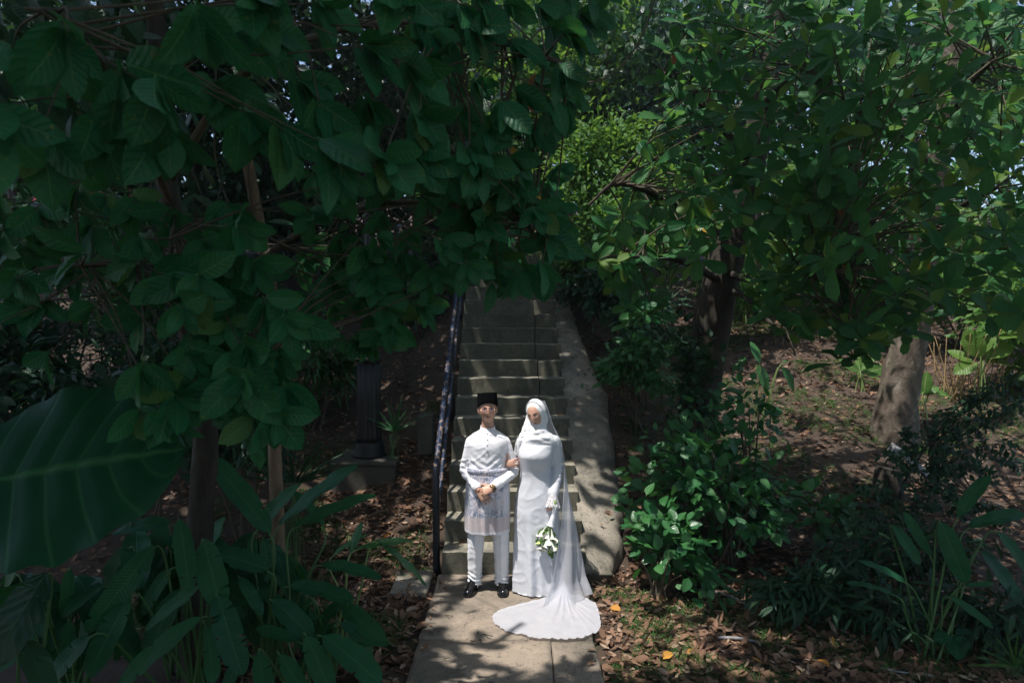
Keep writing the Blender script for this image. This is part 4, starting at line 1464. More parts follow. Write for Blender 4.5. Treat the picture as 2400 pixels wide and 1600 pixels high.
lv = [leaf_base('elliptic', .3, 5, 1, .1, .2, 0, 0, 0, 0, k) for k in range(3)]
for (x, z, dx, dz, n_) in ((.02, .47, -.5, -.6, 9), (.13, .50, .3, -.8, 9), (.05, .42, -.4, -.8, 8), (.09, .41, .1, -1, 7), (.07, .57, -.6, -.2, 5)):
    for k in range(n_):
        p = np.array(BW(x + rr_.normal() * .025, -.195 + rr_.normal() * .012, z + .05 + rr_.normal() * .03))
        d = np.array([dx, -.2, dz]) + rr_.normal(size=3) * .35
        singles('leaf', leaf_meshes('bouquet_leaf', lv, M['leaf_bright']), [p], np.array([d]), np.array([[0, -1, .3]]), [.045 + .02 * rr_.random()], bq)

# ------------------------------------------------------------------ leaf shapes
B_left = [leaf_base('elliptic', .42 + .06 * (k % 3), 10, 2, .10 + .07 * (k % 4), .10 + .08 * (k % 3), .012, .25 * math.sin(k * 2.1), .05, 0, k) for k in range(7)]
B_left_lo = [leaf_base('elliptic', .44, 5, 1, .12 + .1 * (k % 3), .15, 0, .2 * math.sin(k), 0, 0, k) for k in range(4)]
B_right = [leaf_base('obovate', .46 + .05 * (k % 3), 7, 1, .10 + .10 * (k % 3), .14 + .08 * (k % 3), .0, .2 * math.sin(k * 1.7), .06, 0, k) for k in range(6)]
B_right_lo = [leaf_base('obovate', .48, 4, 1, .12 + .08 * (k % 3), .18, 0, 0, 0, 0, k) for k in range(3)]
B_shrub = [leaf_base('ovate', .60 + .05 * (k % 3), 6, 1, .08 + .08 * (k % 3), .14 + .08 * (k % 2), 0, .15 * math.sin(k * 2), .10, 0, k) for k in range(5)]
B_far = [leaf_base('elliptic', .45, 3, 1, .1 + .1 * k, .2, 0, 0, 0, 0, k) for k in range(3)]
B_narrow = [leaf_base('elliptic', .20, 4, 1, .25 + .1 * k, .2, 0, 0, 0, 0, k) for k in range(3)]
B_litter = [leaf_base(('elliptic', 'obovate', 'ovate')[k % 3], .30 + .07 * (k % 4), 5, 1, -.06 - .07 * (k % 3), .10 + .16 * (k % 3), .03 * (k % 2), .7 * math.sin(k * 1.9), .06, 0, k) for k in range(9)]
B_grass = [leaf_base('strap', .07, 3, 1, .25 + .15 * k, .3, 0, 0, 0, 0, k) for k in range(3)]

# spots to be sunlit, where gaps are cut into the unseen canopy: x, y, z, radius, share of leaves kept
ZONES = [
    (-.15, 6.05, .9, .55, .0), (.35, 5.9, .6, .55, .0), (.25, 5.5, .0, .75, .0), (-.05, 6.9, .6, .75, .08), (.9, 7.1, .4, .45, .2), (-.45, 7.0, .5, .6, .05), (.6, 7.1, .5, .6, .05), (.9, 7.6, .8, .5, .2), (0, 8.2, 1.2, .6, .45),
    (-.15, 6.15, 1.6, .30, .0), (.25, 6.15, 1.5, .30, .0),
    (1.15, 5.35, 0, .55, .12), (1.8, 5.2, 0, .50, .4), (.95, 4.9, 0, .45, .3), (-.15, 5.05, 0, .7, .06), (-.35, 5.65, 0, .6, .03),
    (1.25, 6.1, .75, .48, .03), (1.95, 6.5, 1.3, .60, .06), (2.5, 6.7, 1.3, .42, .15), (1.7, 6.3, 1.0, .45, .12),
    (-1.15, 7.3, .3, .50, .15), (-1.2, 6.5, 0, .40, .2), (-2.3, 8.0, .6, .65, .4), (-1.7, 7.3, .4, .4, .4),
    (3.3, 9.4, 1.1, 1.0, .12), (4.6, 9.8, 1.3, 1.2, .12), (5.6, 8.6, .9, 1.0, .2), (3.4, 7.7, .5, .7, .5), (6.2, 11, 1.8, 1.8, .2), (2.6, 11.5, 2.3, 1.2, .2),
    (1.55, 12.3, 5.0, 1.7, .12), (1.2, 14.5, 6.0, 1.5, .2),
    (4.6, 6.0, 4.4, 2.0, .08), (4.9, 6.3, 3.0, 1.5, .10), (4.2, 5.6, 3.6, 1.2, .15), (3.3, 6.2, 3.6, .8, .5), (3.1, 6.2, 2.5, .5, .5), (2.2, 6.6, 2.3, .4, .6), (4.2, 6.0, 2.2, .5, .5), (1.35, 6.3, 3.0, .35, .6),
    (-2.5, 10.2, 2.2, .5, .6),
    (.0, 9.0, 1.8, .7, .4),
]
def sunlit(p):
    """boolean mask: canopy leaves to leave out so that the gaps stay open"""
    drop = np.zeros(len(p), bool)
    v = np.array(TO_SUN)
    rr = RNG.random(len(p))
    for x, y, z, r, keep in ZONES:
        q = p - v[None] * ((p[:, 2] - z) / v[2])[:, None]
        d = np.hypot(q[:, 0] - x, q[:, 1] - y)
        d = d + .18 * r * np.sin(7 * np.arctan2(q[:, 1] - y, q[:, 0] - x))
        drop |= (d < r) & (rr > keep) & (p[:, 2] > z + .3)
    return drop

# ------------------------------------------------------------------ the broad-leaved tree on the left
lt_root = P(472, 1600, 4.35); lt_base = Vector((lt_root.x, lt_root.y, -.05))
ltree = thing('broadleaf_tree', 'large broad-leaved tree on the left whose branches hang over the stairs', 'tree', lt_base)
tr = spline([lt_base, P(462, 1400, 4.35), P(470, 1200, 4.35), P(482, 1000, 4.3), P(450, 800, 4.25), P(410, 560, 4.15), P(380, 300, 4.1), P(360, 0, 4.1), (-2.4, 4.1, 6.2)], 40)
V, F = tube(tr, np.interp(np.linspace(0, 1, 40), [0, .15, .5, 1], [.125, .085, .065, .05]), 14, True, .10)
obj('trunk', pymesh('trunk', V, F), M['bark_dark'], ltree)
tr2 = spline([(P(655, 1100, 5.1).x, 5.1, -.05), P(645, 1060, 5.1), P(655, 900, 5.1), P(640, 700, 5.0), P(590, 430, 4.7), P(560, 200, 4.4), P(600, -50, 4.2), (-1.7, 4.2, 6.0)], 34)
V, F = tube(tr2, np.linspace(.052, .026, 34), 12, True, .12)
obj('trunk', pymesh('trunk', V, F), M['bark_tan'], ltree)
limbs = [
    [P(400, 420, 4.1), P(560, 180, 3.7), P(800, 70, 3.3), P(1060, 60, 3.1), P(1330, 150, 3.1)],
    [P(450, 800, 4.25), P(620, 600, 3.9), P(880, 480, 3.8), P(1180, 500, 3.6), P(1260, 560, 3.5)],
    [P(478, 930, 4.3), P(560, 830, 3.5), P(660, 800, 3.1)],
    [P(400, 470, 4.1), P(300, 260, 3.0), P(170, 60, 2.2), P(60, 20, 1.95)],
    [P(440, 760, 4.2), P(340, 640, 3.2), P(150, 620, 2.95)],
    [P(380, 300, 4.1), P(480, 60, 3.2), P(620, -60, 2.6)],
    [P(420, 600, 4.15), P(410, 520, 3.4), P(400, 560, 2.95)],
]
limb_pts = []
for l in limbs:
    s = spline(l, 22)
    limb_pts += s
    V, F = tube(s, np.linspace(.026, .006, 22), 8, True, .1)
    obj('branch', pymesh('branch', V, F), M['twig'], ltree)
LT = [  # polygon in the photograph, clusters, depth range, leaf length, axis (right, towards camera, up), spread, leaves
    ([(-40, -40), (470, -40), (470, 300), (420, 330), (-40, 330)], 9, (1.75, 2.3), .235, (.30, -.25, -.75), .75, 6),
    ([(430, -40), (1000, -40), (1000, 360), (760, 400), (480, 280)], 18, (2.2, 3.0), .23, (.75, -.2, -.65), .55, 6),
    ([(950, -40), (1400, -40), (1330, 220), (1270, 400), (960, 420)], 40, (2.8, 3.6), .185, (.75, -.2, -.55), .6, 6),
    ([(720, 400), (1300, 400), (1320, 600), (1270, 640), (1190, 690), (1080, 620), (1000, 740), (870, 780), (720, 720)], 48, (3.2, 4.2), .170, (.45, -.35, -.45), .85, 6),
    ([(400, 480), (540, 480), (680, 700), (660, 900), (600, 960), (430, 860), (390, 700)], 24, (2.6, 3.2), .20, (.30, -.35, -.55), .9, 6),
    ([(420, 800), (670, 800), (680, 930), (630, 1000), (500, 960)], 12, (2.7, 3.2), .20, (.30, -.35, -.6), .8, 6),
    ([(700, 560), (1040, 600), (1000, 760), (860, 820), (700, 740)], 18, (3.5, 4.2), .172, (.3, -.35, -.6), .8, 6),
    ([(1040, 380), (1280, 420), (1290, 560), (1200, 620), (1060, 600)], 15, (3.3, 3.9), .175, (.45, -.3, -.6), .75, 6),
    ([(-20, 430), (400, 430), (420, 680), (-20, 720)], 15, (2.9, 3.6), .2, (.0, -.35, -.6), .85, 6),
    ([(290, 850), (440, 850), (450, 960), (330, 990)], 5, (2.5, 2.75), .19, (.25, -.35, -.6), .8, 6),
    ([(-20, 540), (330, 540), (340, 800), (-20, 860)], 7, (2.6, 3.3), .20, (-.35, -.3, -.5), .8, 5),
]
pos, D, N, S, tw_a, tw_b = [], [], [], [], [], []
for poly, n, (ya, yb), size, ax, spread, nl in LT:
    for (px, py) in sample_poly(poly, n):
        c = np.array(P(px, py, RNG.uniform(ya, yb)))
        a = np.array(ax) + RNG.normal(size=3) * .22
        p, d, nn, s = whorl(c, a, nl, spread, size, .25, .25, .55)
        pos += p; D += d; N += nn; S += s
        b0 = nearest(limb_pts, c)
        tw_a.append(b0); tw_b.append(c)
for (px, py, Y, ax, nl, size) in [(1285, 560, 3.4, (.5, -.2, -.7), 5, .21), (1215, 640, 3.4, (.1, -.2, -.9), 4, .19), (1270, 620, 3.35, (.35, -.3, -.8), 4, .2), (865, 800, 3.9, (-.1, -.2, -1), 5, .19), (330, 560, 2.9, (.2, -.5, -.3), 4, .18)]:
    c = np.array(P(px, py, Y))
    p, d, nn, s = whorl(c, ax, nl, .5, size, .3, .2, .5)
    pos += p; D += d; N += nn; S += s; tw_a.append(nearest(limb_pts, c)); tw_b.append(c)
pos, D, N, S = map(np.array, (pos, D, N, S))
a, b_ = split_show(pos, S, 290)
lm = leaf_meshes('left_leaf', B_left, M['leaf_left'])
singles('leaf', lm, pos[a], D[a], N[a], S[a], ltree)
mass('foliage', B_left, pos[b_], D[b_], N[b_], S[b_], M['leaf_left'], ltree)
V, F = twig_mesh(tw_a, tw_b, .006, .0022, .03)
o = obj('twigs', pymesh('twigs', V, F), M['twig'], ltree); o['kind'] = 'stuff'
# the few yellow and rust coloured leaves still hanging on it
def named_leaf(px, py, Y, pxt, pyt, w, mat, label, parent, kind='elliptic', droop=.15, nrm=(0, -.8, .5), dY=0.0, name='leaf', seed=3, tears=0, nv=12, wave=.02, fold=.2):
    a = np.array(P(px, py, Y)); t = np.array(P(pxt, pyt, Y + dY))
    L = np.linalg.norm(t - a)
    bs = leaf_base(kind, w, nv, 2, droop, fold, wave, .2, .0, tears, seed)
    me = mesh_np(name, bs[0], bs[1], bs[2], np.full(len(bs[0]), RNG.random()))
    me.materials.append(mat)
    o = singles(name, [me], [a], np.array([t - a]), np.array([nrm], float), [L], parent, label)[0]
    return o
named_leaf(1228, 425, 3.35, 1272, 465, .34, M['leaf_yellow'], 'bright yellow dying leaf hanging above the stairs', ltree)
named_leaf(1200, 343, 3.35, 1208, 368, .6, M['leaf_yellow'], 'small yellow leaf', ltree)
named_leaf(598, 22, 2.6, 640, 52, .3, M['leaf_yellow'], 'yellow leaf at the top of the tree', ltree)
named_leaf(985, 275, 3.1, 1000, 290, .6, M['leaf_yellow'], None, ltree)
named_leaf(1130, 302, 3.1, 1138, 312, .6, M['leaf_yellow'], None, ltree)
named_leaf(1248, 215, 3.3, 1250, 262, .62, M['leaf_rust'], 'withered rust-brown leaf hanging in the branches', ltree, 'obovate')
named_leaf(1256, 170, 3.3, 1240, 200, .5, M['leaf_rust'], None, ltree, 'obovate')
named_leaf(1296, 75, 4.0, 1300, 92, .7, M['leaf_yellow'], None, ltree)
for pts, r in (([P(1130, 190, 3.1), P(1128, 300, 3.1), P(1126, 400, 3.1), P(1135, 500, 3.1)], .0028), ([P(565, 260, 3.2), P(580, 360, 3.2), P(585, 450, 3.2), P(610, 540, 3.2), P(700, 590, 3.3)], .006), ([P(500, 300, 3.2), P(510, 400, 3.2), P(540, 490, 3.2), P(555, 540, 3.2)], .004), ([P(445, 380, 3.1), P(470, 450, 3.1), P(495, 510, 3.1)], .003)):
    V, F = tube(spline(pts, 20), r, 6)
    obj('hanging_stem', pymesh('hanging_stem', V, F), M['twig'], ltree)
# leaves deeper inside the same crown, a darker green standing in for shade
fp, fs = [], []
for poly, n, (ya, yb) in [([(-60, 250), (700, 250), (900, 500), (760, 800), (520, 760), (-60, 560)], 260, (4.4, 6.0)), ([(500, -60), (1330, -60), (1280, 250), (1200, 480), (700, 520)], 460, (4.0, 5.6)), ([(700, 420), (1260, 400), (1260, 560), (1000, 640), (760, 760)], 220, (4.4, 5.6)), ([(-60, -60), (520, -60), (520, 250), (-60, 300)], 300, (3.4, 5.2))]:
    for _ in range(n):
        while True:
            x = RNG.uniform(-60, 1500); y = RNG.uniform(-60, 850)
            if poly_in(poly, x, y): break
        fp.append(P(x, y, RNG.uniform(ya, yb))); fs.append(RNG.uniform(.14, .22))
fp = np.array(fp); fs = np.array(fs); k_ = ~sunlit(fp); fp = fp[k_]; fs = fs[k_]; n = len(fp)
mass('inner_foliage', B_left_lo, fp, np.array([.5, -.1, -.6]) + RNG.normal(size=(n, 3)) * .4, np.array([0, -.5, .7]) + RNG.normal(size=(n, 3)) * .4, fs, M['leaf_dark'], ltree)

def canopy(parent, x0, x1, y0, y1, za, zb, n, mat, size=(.30, .46), low=False):  # unseen leaf layer added to shade the scene, open above the sunlit spots
    p = np.stack([RNG.uniform(x0, x1, n), RNG.uniform(y0, y1, n), RNG.uniform(za, zb, n)], 1)
    if not low:
        p[:, 2] = np.maximum(p[:, 2] + .064 * (p[:, 1] - 4), 2.98 + .46 * np.maximum(p[:, 1], 0))   # kept above the view: unseen leaves that only block sun and sky
    keep = ~sunlit(p)
    p = p[keep]; m = len(p)
    d = RNG.normal(size=(m, 3)) * np.array([1, 1, .45])
    nn = np.array([0, 0, 1.0]) + RNG.normal(size=(m, 3)) * .4
    return mass('unseen_shade_canopy', B_right_lo, p, d, nn, RNG.uniform(size[0], size[1], m), mat, parent)
canopy(ltree, -8.5, -1.0, -6, 12, 6.4, 7.8, 17000, M['leaf_left'])
canopy(ltree, -10, -1.5, 12, 19, 6.4, 9.0, 6500, M['leaf_left'])
canopy(ltree, -5.5, -1.6, .5, 4.5, 6.2, 7.4, 4200, M['leaf_left'])  # extra unseen clump added to keep sun flecks off the giant leaf
canopy(ltree, -1.0, .6, 1.4, 12, 6.4, 7.8, 2100, M['leaf_left'])
canopy(ltree, -9, -2.2, -7, -1.5, 2.2, 7.0, 4200, M['leaf_left'], low=True)  # low unseen leaf curtain behind the camera, added to darken the left side

# ------------------------------------------------------------------ the two whorl-leaved trees on the right
def right_tree(label, base_px, baseY, tpts, radii, mat, limbs, polys, size, canopy_args, nsingle=290, extra=None):
    b0 = P(base_px[0], base_px[1], baseY); b0.z = float(gz(b0.x, b0.y))
    root = thing('whorl_leaved_tree', label, 'tree', b0, 'glossy whorl-leaved trees on the right')
    t = spline([b0 - Vector((0, 0, .15))] + tpts, 36)
    V, F = tube(t, np.interp(np.linspace(0, 1, 36), np.linspace(0, 1, len(radii)), radii), 20, True, .07)
    obj('trunk', pymesh('trunk', V, F), mat, root)
    lp = list(t[14:])
    for l in limbs:
        s = spline(l, 22); lp += s
        V, F = tube(s, np.linspace(.05, .010, 22), 8, True, .1)
        obj('branch', pymesh('branch', V, F), M['bark_dark'], root)
    pos, D, N, S, ta, tb = [], [], [], [], [], []
    for poly, n, (ya, yb), ax in polys:
        for (px, py) in sample_poly(poly, n, 5):
            c = np.array(P(px, py, RNG.uniform(ya, yb)))
            a = np.array(ax) + RNG.normal(size=3) * .40
            p, d, nn, s = whorl(c, a, int(RNG.integers(6, 10)), 1.15, size, .12, .2, .25)
            pos += p; D += d; N += nn; S += s
            ta.append(nearest(lp, c)); tb.append(c)
    pos, D, N, S = map(np.array, (pos, D, N, S))
    a, r = split_show(pos, S, nsingle)
    young = RNG.random(len(a)) < np.where(pos[a][:, 0] > 3.6, .26, .14)  # pale leaves; their larger share on the right stands in for sunlit highlights
    singles('leaf', leaf_meshes('right_leaf', B_right, M['leaf_right']), pos[a][~young], D[a][~young], N[a][~young], S[a][~young], root)
    singles('leaf', leaf_meshes('young_leaf', B_right, M['leaf_young']), pos[a][young], D[a][young], N[a][young], S[a][young] * .95, root)
    yg = RNG.random(len(r)) < np.where(pos[r][:, 0] > 3.6, .22, .10)
    mass('foliage', B_right, pos[r][~yg], D[r][~yg], N[r][~yg], S[r][~yg], M['leaf_right'], root)
    mass('young_foliage', B_right, pos[r][yg], D[r][yg], N[r][yg], S[r][yg], M['leaf_young'], root)
    V, F = twig_mesh(ta, tb, .010, .003, .06)
    o = obj('twigs', pymesh('twigs', V, F), M['twig'], root); o['kind'] = 'stuff'
    for cargs in canopy_args: canopy(root, *cargs, M['leaf_right'])
    return root
T1 = right_tree('dark leaning tree with vines on its trunk, right of the stairs', (1615, 1120), 8.0,
    [P(1632, 1000, 8.0), P(1650, 860, 8.0), P(1680, 700, 7.95), P(1715, 560, 7.9), P(1760, 380, 7.8), P(1800, 180, 7.7), P(1830, -60, 7.6), (3.2, 7.6, 7.4)],
    [.30, .235, .225, .21, .19, .16, .12, .09, .06], M['bark_dark'],
    [[P(1715, 560, 7.9), P(1560, 470, 6.8), P(1450, 430, 6.2), P(1380, 480, 6.0)], [P(1760, 380, 7.8), P(1650, 250, 6.8), P(1530, 150, 6.2)], [P(1700, 640, 7.9), P(1800, 660, 7.0), P(1900, 600, 6.3)], [P(1790, 240, 7.7), P(1870, 180, 6.6), P(1950, 200, 5.9)], [P(1690, 660, 7.9), P(1590, 610, 6.9), P(1450, 600, 6.3)],
     [P(1690, 680, 7.95), P(1740, 690, 7.6), P(1790, 740, 7.2), P(1850, 800, 6.6)]],
    [([(1400, 560), (1500, 460), (1540, 300), (1570, 120), (1600, -40), (1960, -40), (1960, 540), (1880, 640), (1700, 600), (1560, 600), (1440, 650), (1380, 600)], 108, (5.2, 7.2), (-.15, -.7, .5)),
     ([(1420, 540), (1560, 600), (1600, 680), (1500, 760), (1420, 700)], 14, (6.6, 7.4), (-.2, -.6, .4))],
    .245, [(.6, 3.6, 1.4, 6.0, 6.6, 8.0, 1900), (2.0, 3.6, -5, 1.4, 6.4, 7.8, 1500), (.6, 3.6, 6.0, 12, 6.6, 8.0, 520)])
T2 = right_tree('thick pale-barked tree at the right with glossy leaf whorls', (2095, 1060), 9.3,
    [P(2102, 940, 9.3), P(2125, 830, 9.3), P(2150, 700, 9.2), P(2170, 540, 9.0), P(2200, 340, 8.8), P(2230, 120, 8.6), (5.3, 8.6, 8.4)],
    [.33, .25, .23, .21, .18, .15, .12, .07], M['bark_pale'],
    [[P(2160, 620, 8.6), P(2050, 520, 7.2), P(1960, 560, 6.2), P(1900, 660, 5.8)], [P(2190, 400, 8.5), P(2100, 300, 7.0), P(1980, 250, 6.0)], [P(2170, 560, 8.6), P(2260, 480, 7.2), P(2340, 440, 6.0)], [P(2200, 340, 8.5), P(2260, 220, 7.0), P(2330, 140, 6.0)], [P(2150, 700, 8.7), P(2110, 660, 7.3), P(2080, 720, 6.4)], [P(2060, 520, 7.2), P(1990, 640, 6.4), P(1985, 780, 6.0)]],
    [([(1900, -40), (2460, -40), (2460, 700), (2380, 760), (2240, 700), (2130, 700), (1960, 640), (1880, 560)], 150, (4.7, 6.8), (-.2, -.65, .55)),
     ([(1760, 640), (1960, 620), (2180, 700), (2120, 790), (2020, 800), (1900, 760), (1780, 740)], 42, (5.6, 6.8), (-.15, -.5, .6)),
     ([(1950, 800), (2030, 800), (2030, 850), (1960, 850)], 3, (5.9, 6.1), (-.1, -.5, .7)),
     ([(1840, 740), (1900, 740), (1900, 800), (1840, 800)], 2, (6.1, 6.4), (-.1, -.5, .6))],
    .25, [(3.4, 10.5, -6, 4.6, 6.6, 8.2, 8000), (3.4, 10.5, 4.6, 12, 6.6, 8.2, 650)])
for (a, bb, c, d, Y, root, mat) in [(1975, 620, 1990, 650, 5.9, T2, 'leaf_rust'), (1578, 128, 1580, 152, 5.4, T1, 'leaf_rust'), (1966, 478, 1974, 508, 5.4, T2, 'leaf_rust'), (1638, 530, 1668, 545, 5.8, T1, 'leaf_yellow'), (2180, 615, 2160, 640, 5.4, T2, 'leaf_yellow')]:
    named_leaf(a, bb, Y, c, d, .55, M[mat], 'orange-brown dying leaf among the green', root)

# inner foliage of the right crowns so that the far bank does not shine through everywhere
for root, poly, n, (ya, yb) in [(T1, [(1560, 300), (1640, -60), (1950, -60), (1950, 560), (1700, 560), (1540, 600)], 500, (7.0, 9.0)), (T2, [(1900, -60), (2460, -60), (2460, 620), (2250, 640), (2000, 560)], 450, (6.8, 9.0)), (T2, [(1780, 600), (2150, 600), (2150, 720), (1950, 740), (1800, 700)], 120, (6.8, 7.6))]:
    fp = []
    while len(fp) < n:
        x = RNG.uniform(1300, 2460); y = RNG.uniform(-60, 800)
        if poly_in(poly, x, y): fp.append(P(x, y, RNG.uniform(ya, yb)))
    fp = np.array(fp)
    mass('inner_foliage', B_right_lo, fp, RNG.normal(size=(n, 3)), np.array([0, -.4, .7]) + RNG.normal(size=(n, 3)) * .5, RNG.uniform(.14, .21, n), M['leaf_right'], root)

# hanging liana between the crowns
V, F = tube(spline([P(1540, -30, 4.6), P(1515, 60, 4.6), P(1470, 140, 4.6), P(1415, 185, 4.6), P(1360, 192, 4.6), P(1310, 170, 4.6), P(1240, 120, 4.6), P(1180, 60, 4.4)], 40), .006, 6)
tag(obj('liana', pymesh('liana', V, F), M['twig']), 'thin bare liana hanging in a curve between the two crowns', 'liana')

# ------------------------------------------------------------------ bushes, saplings and the bank behind
def cloud(n, r, flat_bottom=.25):
    d = norm(RNG.normal(size=(n, 3)))
    rr = RNG.random(n) ** .38
    d = d * rr[:, None]
    d *= (1 + .28 * np.sin(3.1 * d[:, 0:1] * 2 + 4 * d[:, 2:3]) + .2 * np.sin(5.2 * d[:, 1:2] - 3 * d[:, 0:1]))
    return d * np.array(r)

def clumped(n, r, k=14):
    """points gathered in clumps inside an ellipsoid"""
    cs = cloud(k, (1, 1, 1)) * .85
    w = RNG.integers(0, k, n)
    p = cs[w] + RNG.normal(size=(n, 3)) * .20
    return p * np.array(r)

def bush(name, label, cat, c, r, n, leaf, mat, bases=None, stems=6, group=None, base=None, down=.2, kk=14, nsingle=0, key=None):
    c = np.array(c)
    g = base if base is not None else float(gz(c[0], c[1]))
    root = thing(name, label, cat, (c[0], c[1], g), group)
    p = c + clumped(n, r, kk)
    p[:, 2] = np.maximum(p[:, 2], gz(p[:, 0], p[:, 1]) + .03)
    out = norm(p - c)
    d = out + RNG.normal(size=(n, 3)) * .6 + np.array([0, 0, -down])
    nn = np.array([0, -.25, .9]) + out * .4 + RNG.normal(size=(n, 3)) * .35
    S = leaf * RNG.uniform(.65, 1.25, n)
    bases = bases or B_far
    if nsingle:
        a, b_ = split_show(p, S, nsingle)
        singles('leaf', leaf_meshes(key, bases, mat), p[a], d[a], nn[a], S[a], root)
        if len(b_): mass('foliage', bases, p[b_], d[b_], nn[b_], S[b_], mat, root)
    else:
        mass('foliage', bases, p, d, nn, S, mat, root)
    parts = []
    for k in range(stems):
        e = c + cloud(1, r)[0] * .7
        s0 = np.array([c[0] + RNG.normal() * .12 * r[0], c[1] + RNG.normal() * .12 * r[0], g - .1])
        parts.append((s0, e))
    for s0, e in parts:
        m = (s0 + e) / 2 + np.array([0, 0, .2 * r[2]])
        V, F = tube(spline([s0, m, e], 9), np.linspace(.012 + .012 * r[2], .005, 9), 6)
        obj('stem', pymesh('stem', V, F), M['twig'], root)
    return root

def bgtree(label, px, py, Y, rx, rz_, n, leaf, mat, group='trees on the bank behind'):
    c = P(px, py, Y)
    g = float(gz(c.x, c.y))
    root = thing('forest_tree', label, 'tree', (c.x, c.y, g), group)
    t = spline([(c.x + .3, c.y, g - .2), (c.x + .1, c.y, (g + c.z) / 2), (c.x, c.y, max(c.z, g + 1) + rz_ * .3)], 12)
    V, F = tube(t, np.linspace(.17, .06, 12), 10, True, .1)
    obj('trunk', pymesh('trunk', V, F), M['bark_dark'], root)
    p = np.array(c) + clumped(n, (rx, rx * .7, rz_), 22)
    p[:, 2] = np.maximum(p[:, 2], gz(p[:, 0], p[:, 1]) + .1)
    d = RNG.normal(size=(n, 3)) + np.array([0, 0, -.4])
    nn = np.array([0, -.3, .8]) + RNG.normal(size=(n, 3)) * .5
    o = mass('crown', B_far, p, d, nn, leaf * RNG.uniform(.7, 1.3, n), mat, root)
    return root

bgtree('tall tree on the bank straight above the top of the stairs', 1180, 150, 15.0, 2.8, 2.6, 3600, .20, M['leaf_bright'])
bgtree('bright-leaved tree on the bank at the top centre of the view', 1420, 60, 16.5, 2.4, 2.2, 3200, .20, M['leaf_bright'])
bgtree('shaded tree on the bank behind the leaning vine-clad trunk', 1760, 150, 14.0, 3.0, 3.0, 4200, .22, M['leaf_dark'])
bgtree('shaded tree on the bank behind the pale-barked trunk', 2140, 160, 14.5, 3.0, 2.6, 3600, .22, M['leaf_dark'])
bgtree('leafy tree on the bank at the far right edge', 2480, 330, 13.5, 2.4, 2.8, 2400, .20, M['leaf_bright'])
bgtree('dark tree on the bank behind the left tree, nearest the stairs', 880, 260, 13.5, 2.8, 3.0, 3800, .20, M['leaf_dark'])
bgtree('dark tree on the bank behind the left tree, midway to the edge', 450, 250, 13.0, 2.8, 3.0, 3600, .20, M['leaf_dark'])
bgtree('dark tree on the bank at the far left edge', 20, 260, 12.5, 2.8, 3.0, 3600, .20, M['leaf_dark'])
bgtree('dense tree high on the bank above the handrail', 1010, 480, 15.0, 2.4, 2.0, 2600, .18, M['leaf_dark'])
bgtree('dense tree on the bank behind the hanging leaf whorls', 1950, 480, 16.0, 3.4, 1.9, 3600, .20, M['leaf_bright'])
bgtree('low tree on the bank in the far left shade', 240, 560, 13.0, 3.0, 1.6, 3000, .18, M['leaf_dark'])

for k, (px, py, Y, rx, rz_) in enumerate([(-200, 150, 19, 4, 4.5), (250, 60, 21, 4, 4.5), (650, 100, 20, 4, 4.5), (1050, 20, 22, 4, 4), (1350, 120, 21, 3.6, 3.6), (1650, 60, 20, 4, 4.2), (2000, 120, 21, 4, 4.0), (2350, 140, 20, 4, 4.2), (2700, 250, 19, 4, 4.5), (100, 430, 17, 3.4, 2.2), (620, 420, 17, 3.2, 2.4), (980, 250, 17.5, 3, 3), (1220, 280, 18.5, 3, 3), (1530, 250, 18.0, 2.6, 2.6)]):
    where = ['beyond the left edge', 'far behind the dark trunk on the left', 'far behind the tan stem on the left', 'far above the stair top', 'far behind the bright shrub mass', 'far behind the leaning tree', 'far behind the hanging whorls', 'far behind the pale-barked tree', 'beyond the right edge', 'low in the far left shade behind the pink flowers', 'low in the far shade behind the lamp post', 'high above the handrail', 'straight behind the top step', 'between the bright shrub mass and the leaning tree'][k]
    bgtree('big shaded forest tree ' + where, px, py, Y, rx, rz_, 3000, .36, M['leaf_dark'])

def GB(px, py, Y, dz=0.0):
    p = P(px, py, Y); return np.array([p.x, p.y, p.z + dz])
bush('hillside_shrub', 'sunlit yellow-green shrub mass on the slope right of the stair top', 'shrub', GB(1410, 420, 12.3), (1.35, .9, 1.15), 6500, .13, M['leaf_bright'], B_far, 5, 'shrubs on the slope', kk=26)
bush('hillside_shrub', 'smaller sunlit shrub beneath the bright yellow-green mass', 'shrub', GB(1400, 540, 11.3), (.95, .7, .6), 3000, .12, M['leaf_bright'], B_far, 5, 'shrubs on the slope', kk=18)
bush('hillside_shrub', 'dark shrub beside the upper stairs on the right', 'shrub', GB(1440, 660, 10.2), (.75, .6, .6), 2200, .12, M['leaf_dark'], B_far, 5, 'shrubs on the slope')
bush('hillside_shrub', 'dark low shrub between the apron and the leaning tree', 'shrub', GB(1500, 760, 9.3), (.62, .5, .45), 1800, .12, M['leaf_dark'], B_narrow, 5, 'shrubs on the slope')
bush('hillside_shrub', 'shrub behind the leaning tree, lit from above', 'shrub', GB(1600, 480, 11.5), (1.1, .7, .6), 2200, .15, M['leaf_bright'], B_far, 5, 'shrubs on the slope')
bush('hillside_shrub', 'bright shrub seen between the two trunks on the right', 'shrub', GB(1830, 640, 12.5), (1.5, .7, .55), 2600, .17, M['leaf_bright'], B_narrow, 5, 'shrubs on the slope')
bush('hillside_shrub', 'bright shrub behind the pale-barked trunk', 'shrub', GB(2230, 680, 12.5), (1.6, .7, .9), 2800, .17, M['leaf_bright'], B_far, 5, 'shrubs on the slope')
bush('hillside_shrub', 'leafy shrub at the right edge beyond the dry stems', 'shrub', GB(2430, 720, 10.5), (1.0, .7, .9), 2000, .16, M['leaf_bright'], B_far, 5, 'shrubs on the slope')
